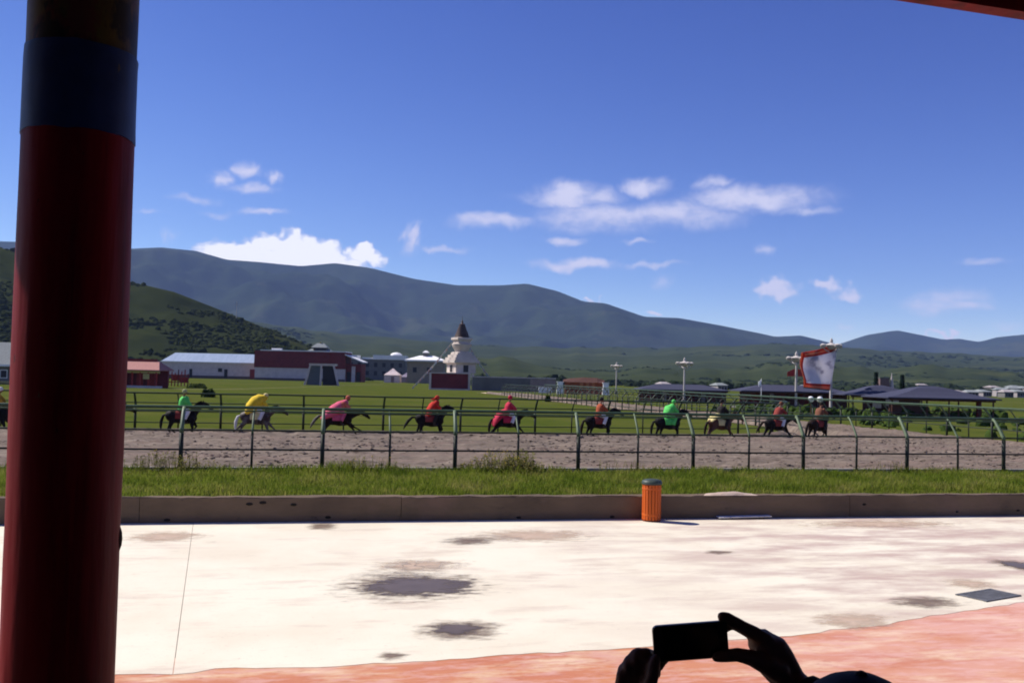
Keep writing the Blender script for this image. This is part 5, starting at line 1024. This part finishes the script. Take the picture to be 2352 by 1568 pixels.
T([ax(0, -.03, hz-.195), ax(0, -.035, hz-.25), ax(0, -.04, hz-.40), ax(0, -.03, hz-.58), ax(0, -.035, hz-.72), ax(0, -.03, hz-.80)], [(.09, .07), (.185, .085), (.175, .11), (.15, .10), (.17, .11), (.15, .09)], 18, side=tuple(r0), round_ends=True)
zf = 1.44
for s in (-1, 1):
    T([ax(s*.085, -.03, hz-.74), ax(s*.095, -.01, hz-.78-.02), ax(s*.10, .0, zf+.46), ax(s*.105, -.03, zf+.10), ax(s*.11, -.03, zf+.035)], [.088, .088, .058, .042, .04], 14)
    T([ax(s*.11, -.06, zf+.035), ax(s*.118, .06, zf+.032), ax(s*.125, .15, zf+.026)], [(.035, .034), (.042, .030), (.036, .022)], 12, side=tuple(r0), round_ends=True)
onl = thing('person', ax(0, -.03, zf), 'onlooker in dark clothes seen from behind, raising a phone at the bottom right', 'person'); bpy.context.view_layer.update(); inv = Matrix.Translation(-onl.location)
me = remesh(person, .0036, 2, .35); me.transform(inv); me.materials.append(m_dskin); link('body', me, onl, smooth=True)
def garment(name, mat, fn):
    global person
    person = MB(); fn(); person.v = [tuple(Vector(q)-onl.location) for q in person.v]; return person.build(name, mat, onl, smooth=True)
m_jacket = M('dark_jacket', (.018, .014, .015), (.012, .010, .011), scale=20, rough=.85, bump=.001, bscale=200); m_trous = M('dark_trousers', (.016, .016, .020), scale=20, rough=.9); m_cap = M('navy_cap', (.010, .014, .040), (.008, .010, .028), scale=30, rough=.8, bump=.0006, bscale=300)
def jk():
    T_ = person.tube
    T_([ax(0, -.03, hz-.175), ax(0, -.035, hz-.225), ax(0, -.04, hz-.40), ax(0, -.03, hz-.58), ax(0, -.035, hz-.78)], [(.085, .075), (.205, .105), (.20, .135), (.175, .125), (.195, .135)], 20, side=tuple(r0))
    for w_, e_, s_ in ((rw, re, rs), (lw, le, ls)):
        c0 = w_.lerp(e_, .12); T_([c0, w_.lerp(e_, .16), w_.lerp(e_, .45), w_.lerp(e_, .8), e_, e_.lerp(s_, .4), s_], [.036, .040, .046, .054, .057, .064, .074], 16)
def tw():
    for s in (-1, 1): person.tube([ax(s*.085, -.03, hz-.72), ax(s*.097, -.01, hz-.80), ax(s*.102, 0, zf+.46), ax(s*.108, -.03, zf+.07)], [.105, .104, .078, .068], 14)
def sh(s):
    person.tube([ax(s*.11, -.085, zf+.042), ax(s*.118, .05, zf+.04), ax(s*.126, .16, zf+.03)], [(.043, .040), (.050, .038), (.042, .028)], 12, side=tuple(r0), round_ends=True)
def cp():
    c = ax(0, -.006, hz+.022); rings = []
    for i in range(9):
        t_ = R(4)+R(92)*i/8; rings.append([c+r0*(.094*math.sin(t_)*math.cos(2*math.pi*k/28))+f0*(.110*math.sin(t_)*math.sin(2*math.pi*k/28))+Vector((0, 0, .104*math.cos(t_))) for k in range(28)])
    person.loft(rings); person.blob(tuple(c+Vector((0, 0, .104))), (.008, .008, .005), 8, 5)
    person.loft([[c+r0*(.075*math.cos(a))+f0*(.085+yy*math.sin(a))+Vector((0, 0, zz-.02*math.sin(a))) for a in [math.pi*k/10 for k in range(11)]] for yy, zz in ((.075, .004), (.075, -.002))])
garment('jacket', m_jacket, jk); garment('trousers', m_trous, tw); [garment('shoe', m_leather, lambda s=s: sh(s)) for s in (-1, 1)]; garment('cap', m_cap, cp)

# ------------------------------------------------------------------ the air
hz_m = bpy.data.materials.new('thin_haze'); hz_m.use_nodes = True; t = hz_m.node_tree; t.nodes.clear()
pv = t.nodes.new('ShaderNodeVolumePrincipled'); pv.inputs['Color'].default_value = (.36, .52, 1.0, 1); pv.inputs['Density'].default_value = 7.0e-5; pv.inputs['Anisotropy'].default_value = 0.0
o_ = t.nodes.new('ShaderNodeOutputMaterial'); t.links.new(pv.outputs[0], o_.inputs['Volume'])
b = MB(); b.box((0, 0, 499), (13400, 13400, 1004)); hz_o = b.build('haze', hz_m, kind='stuff'); hz_o['label'] = 'thin bluish haze lying over the valley'
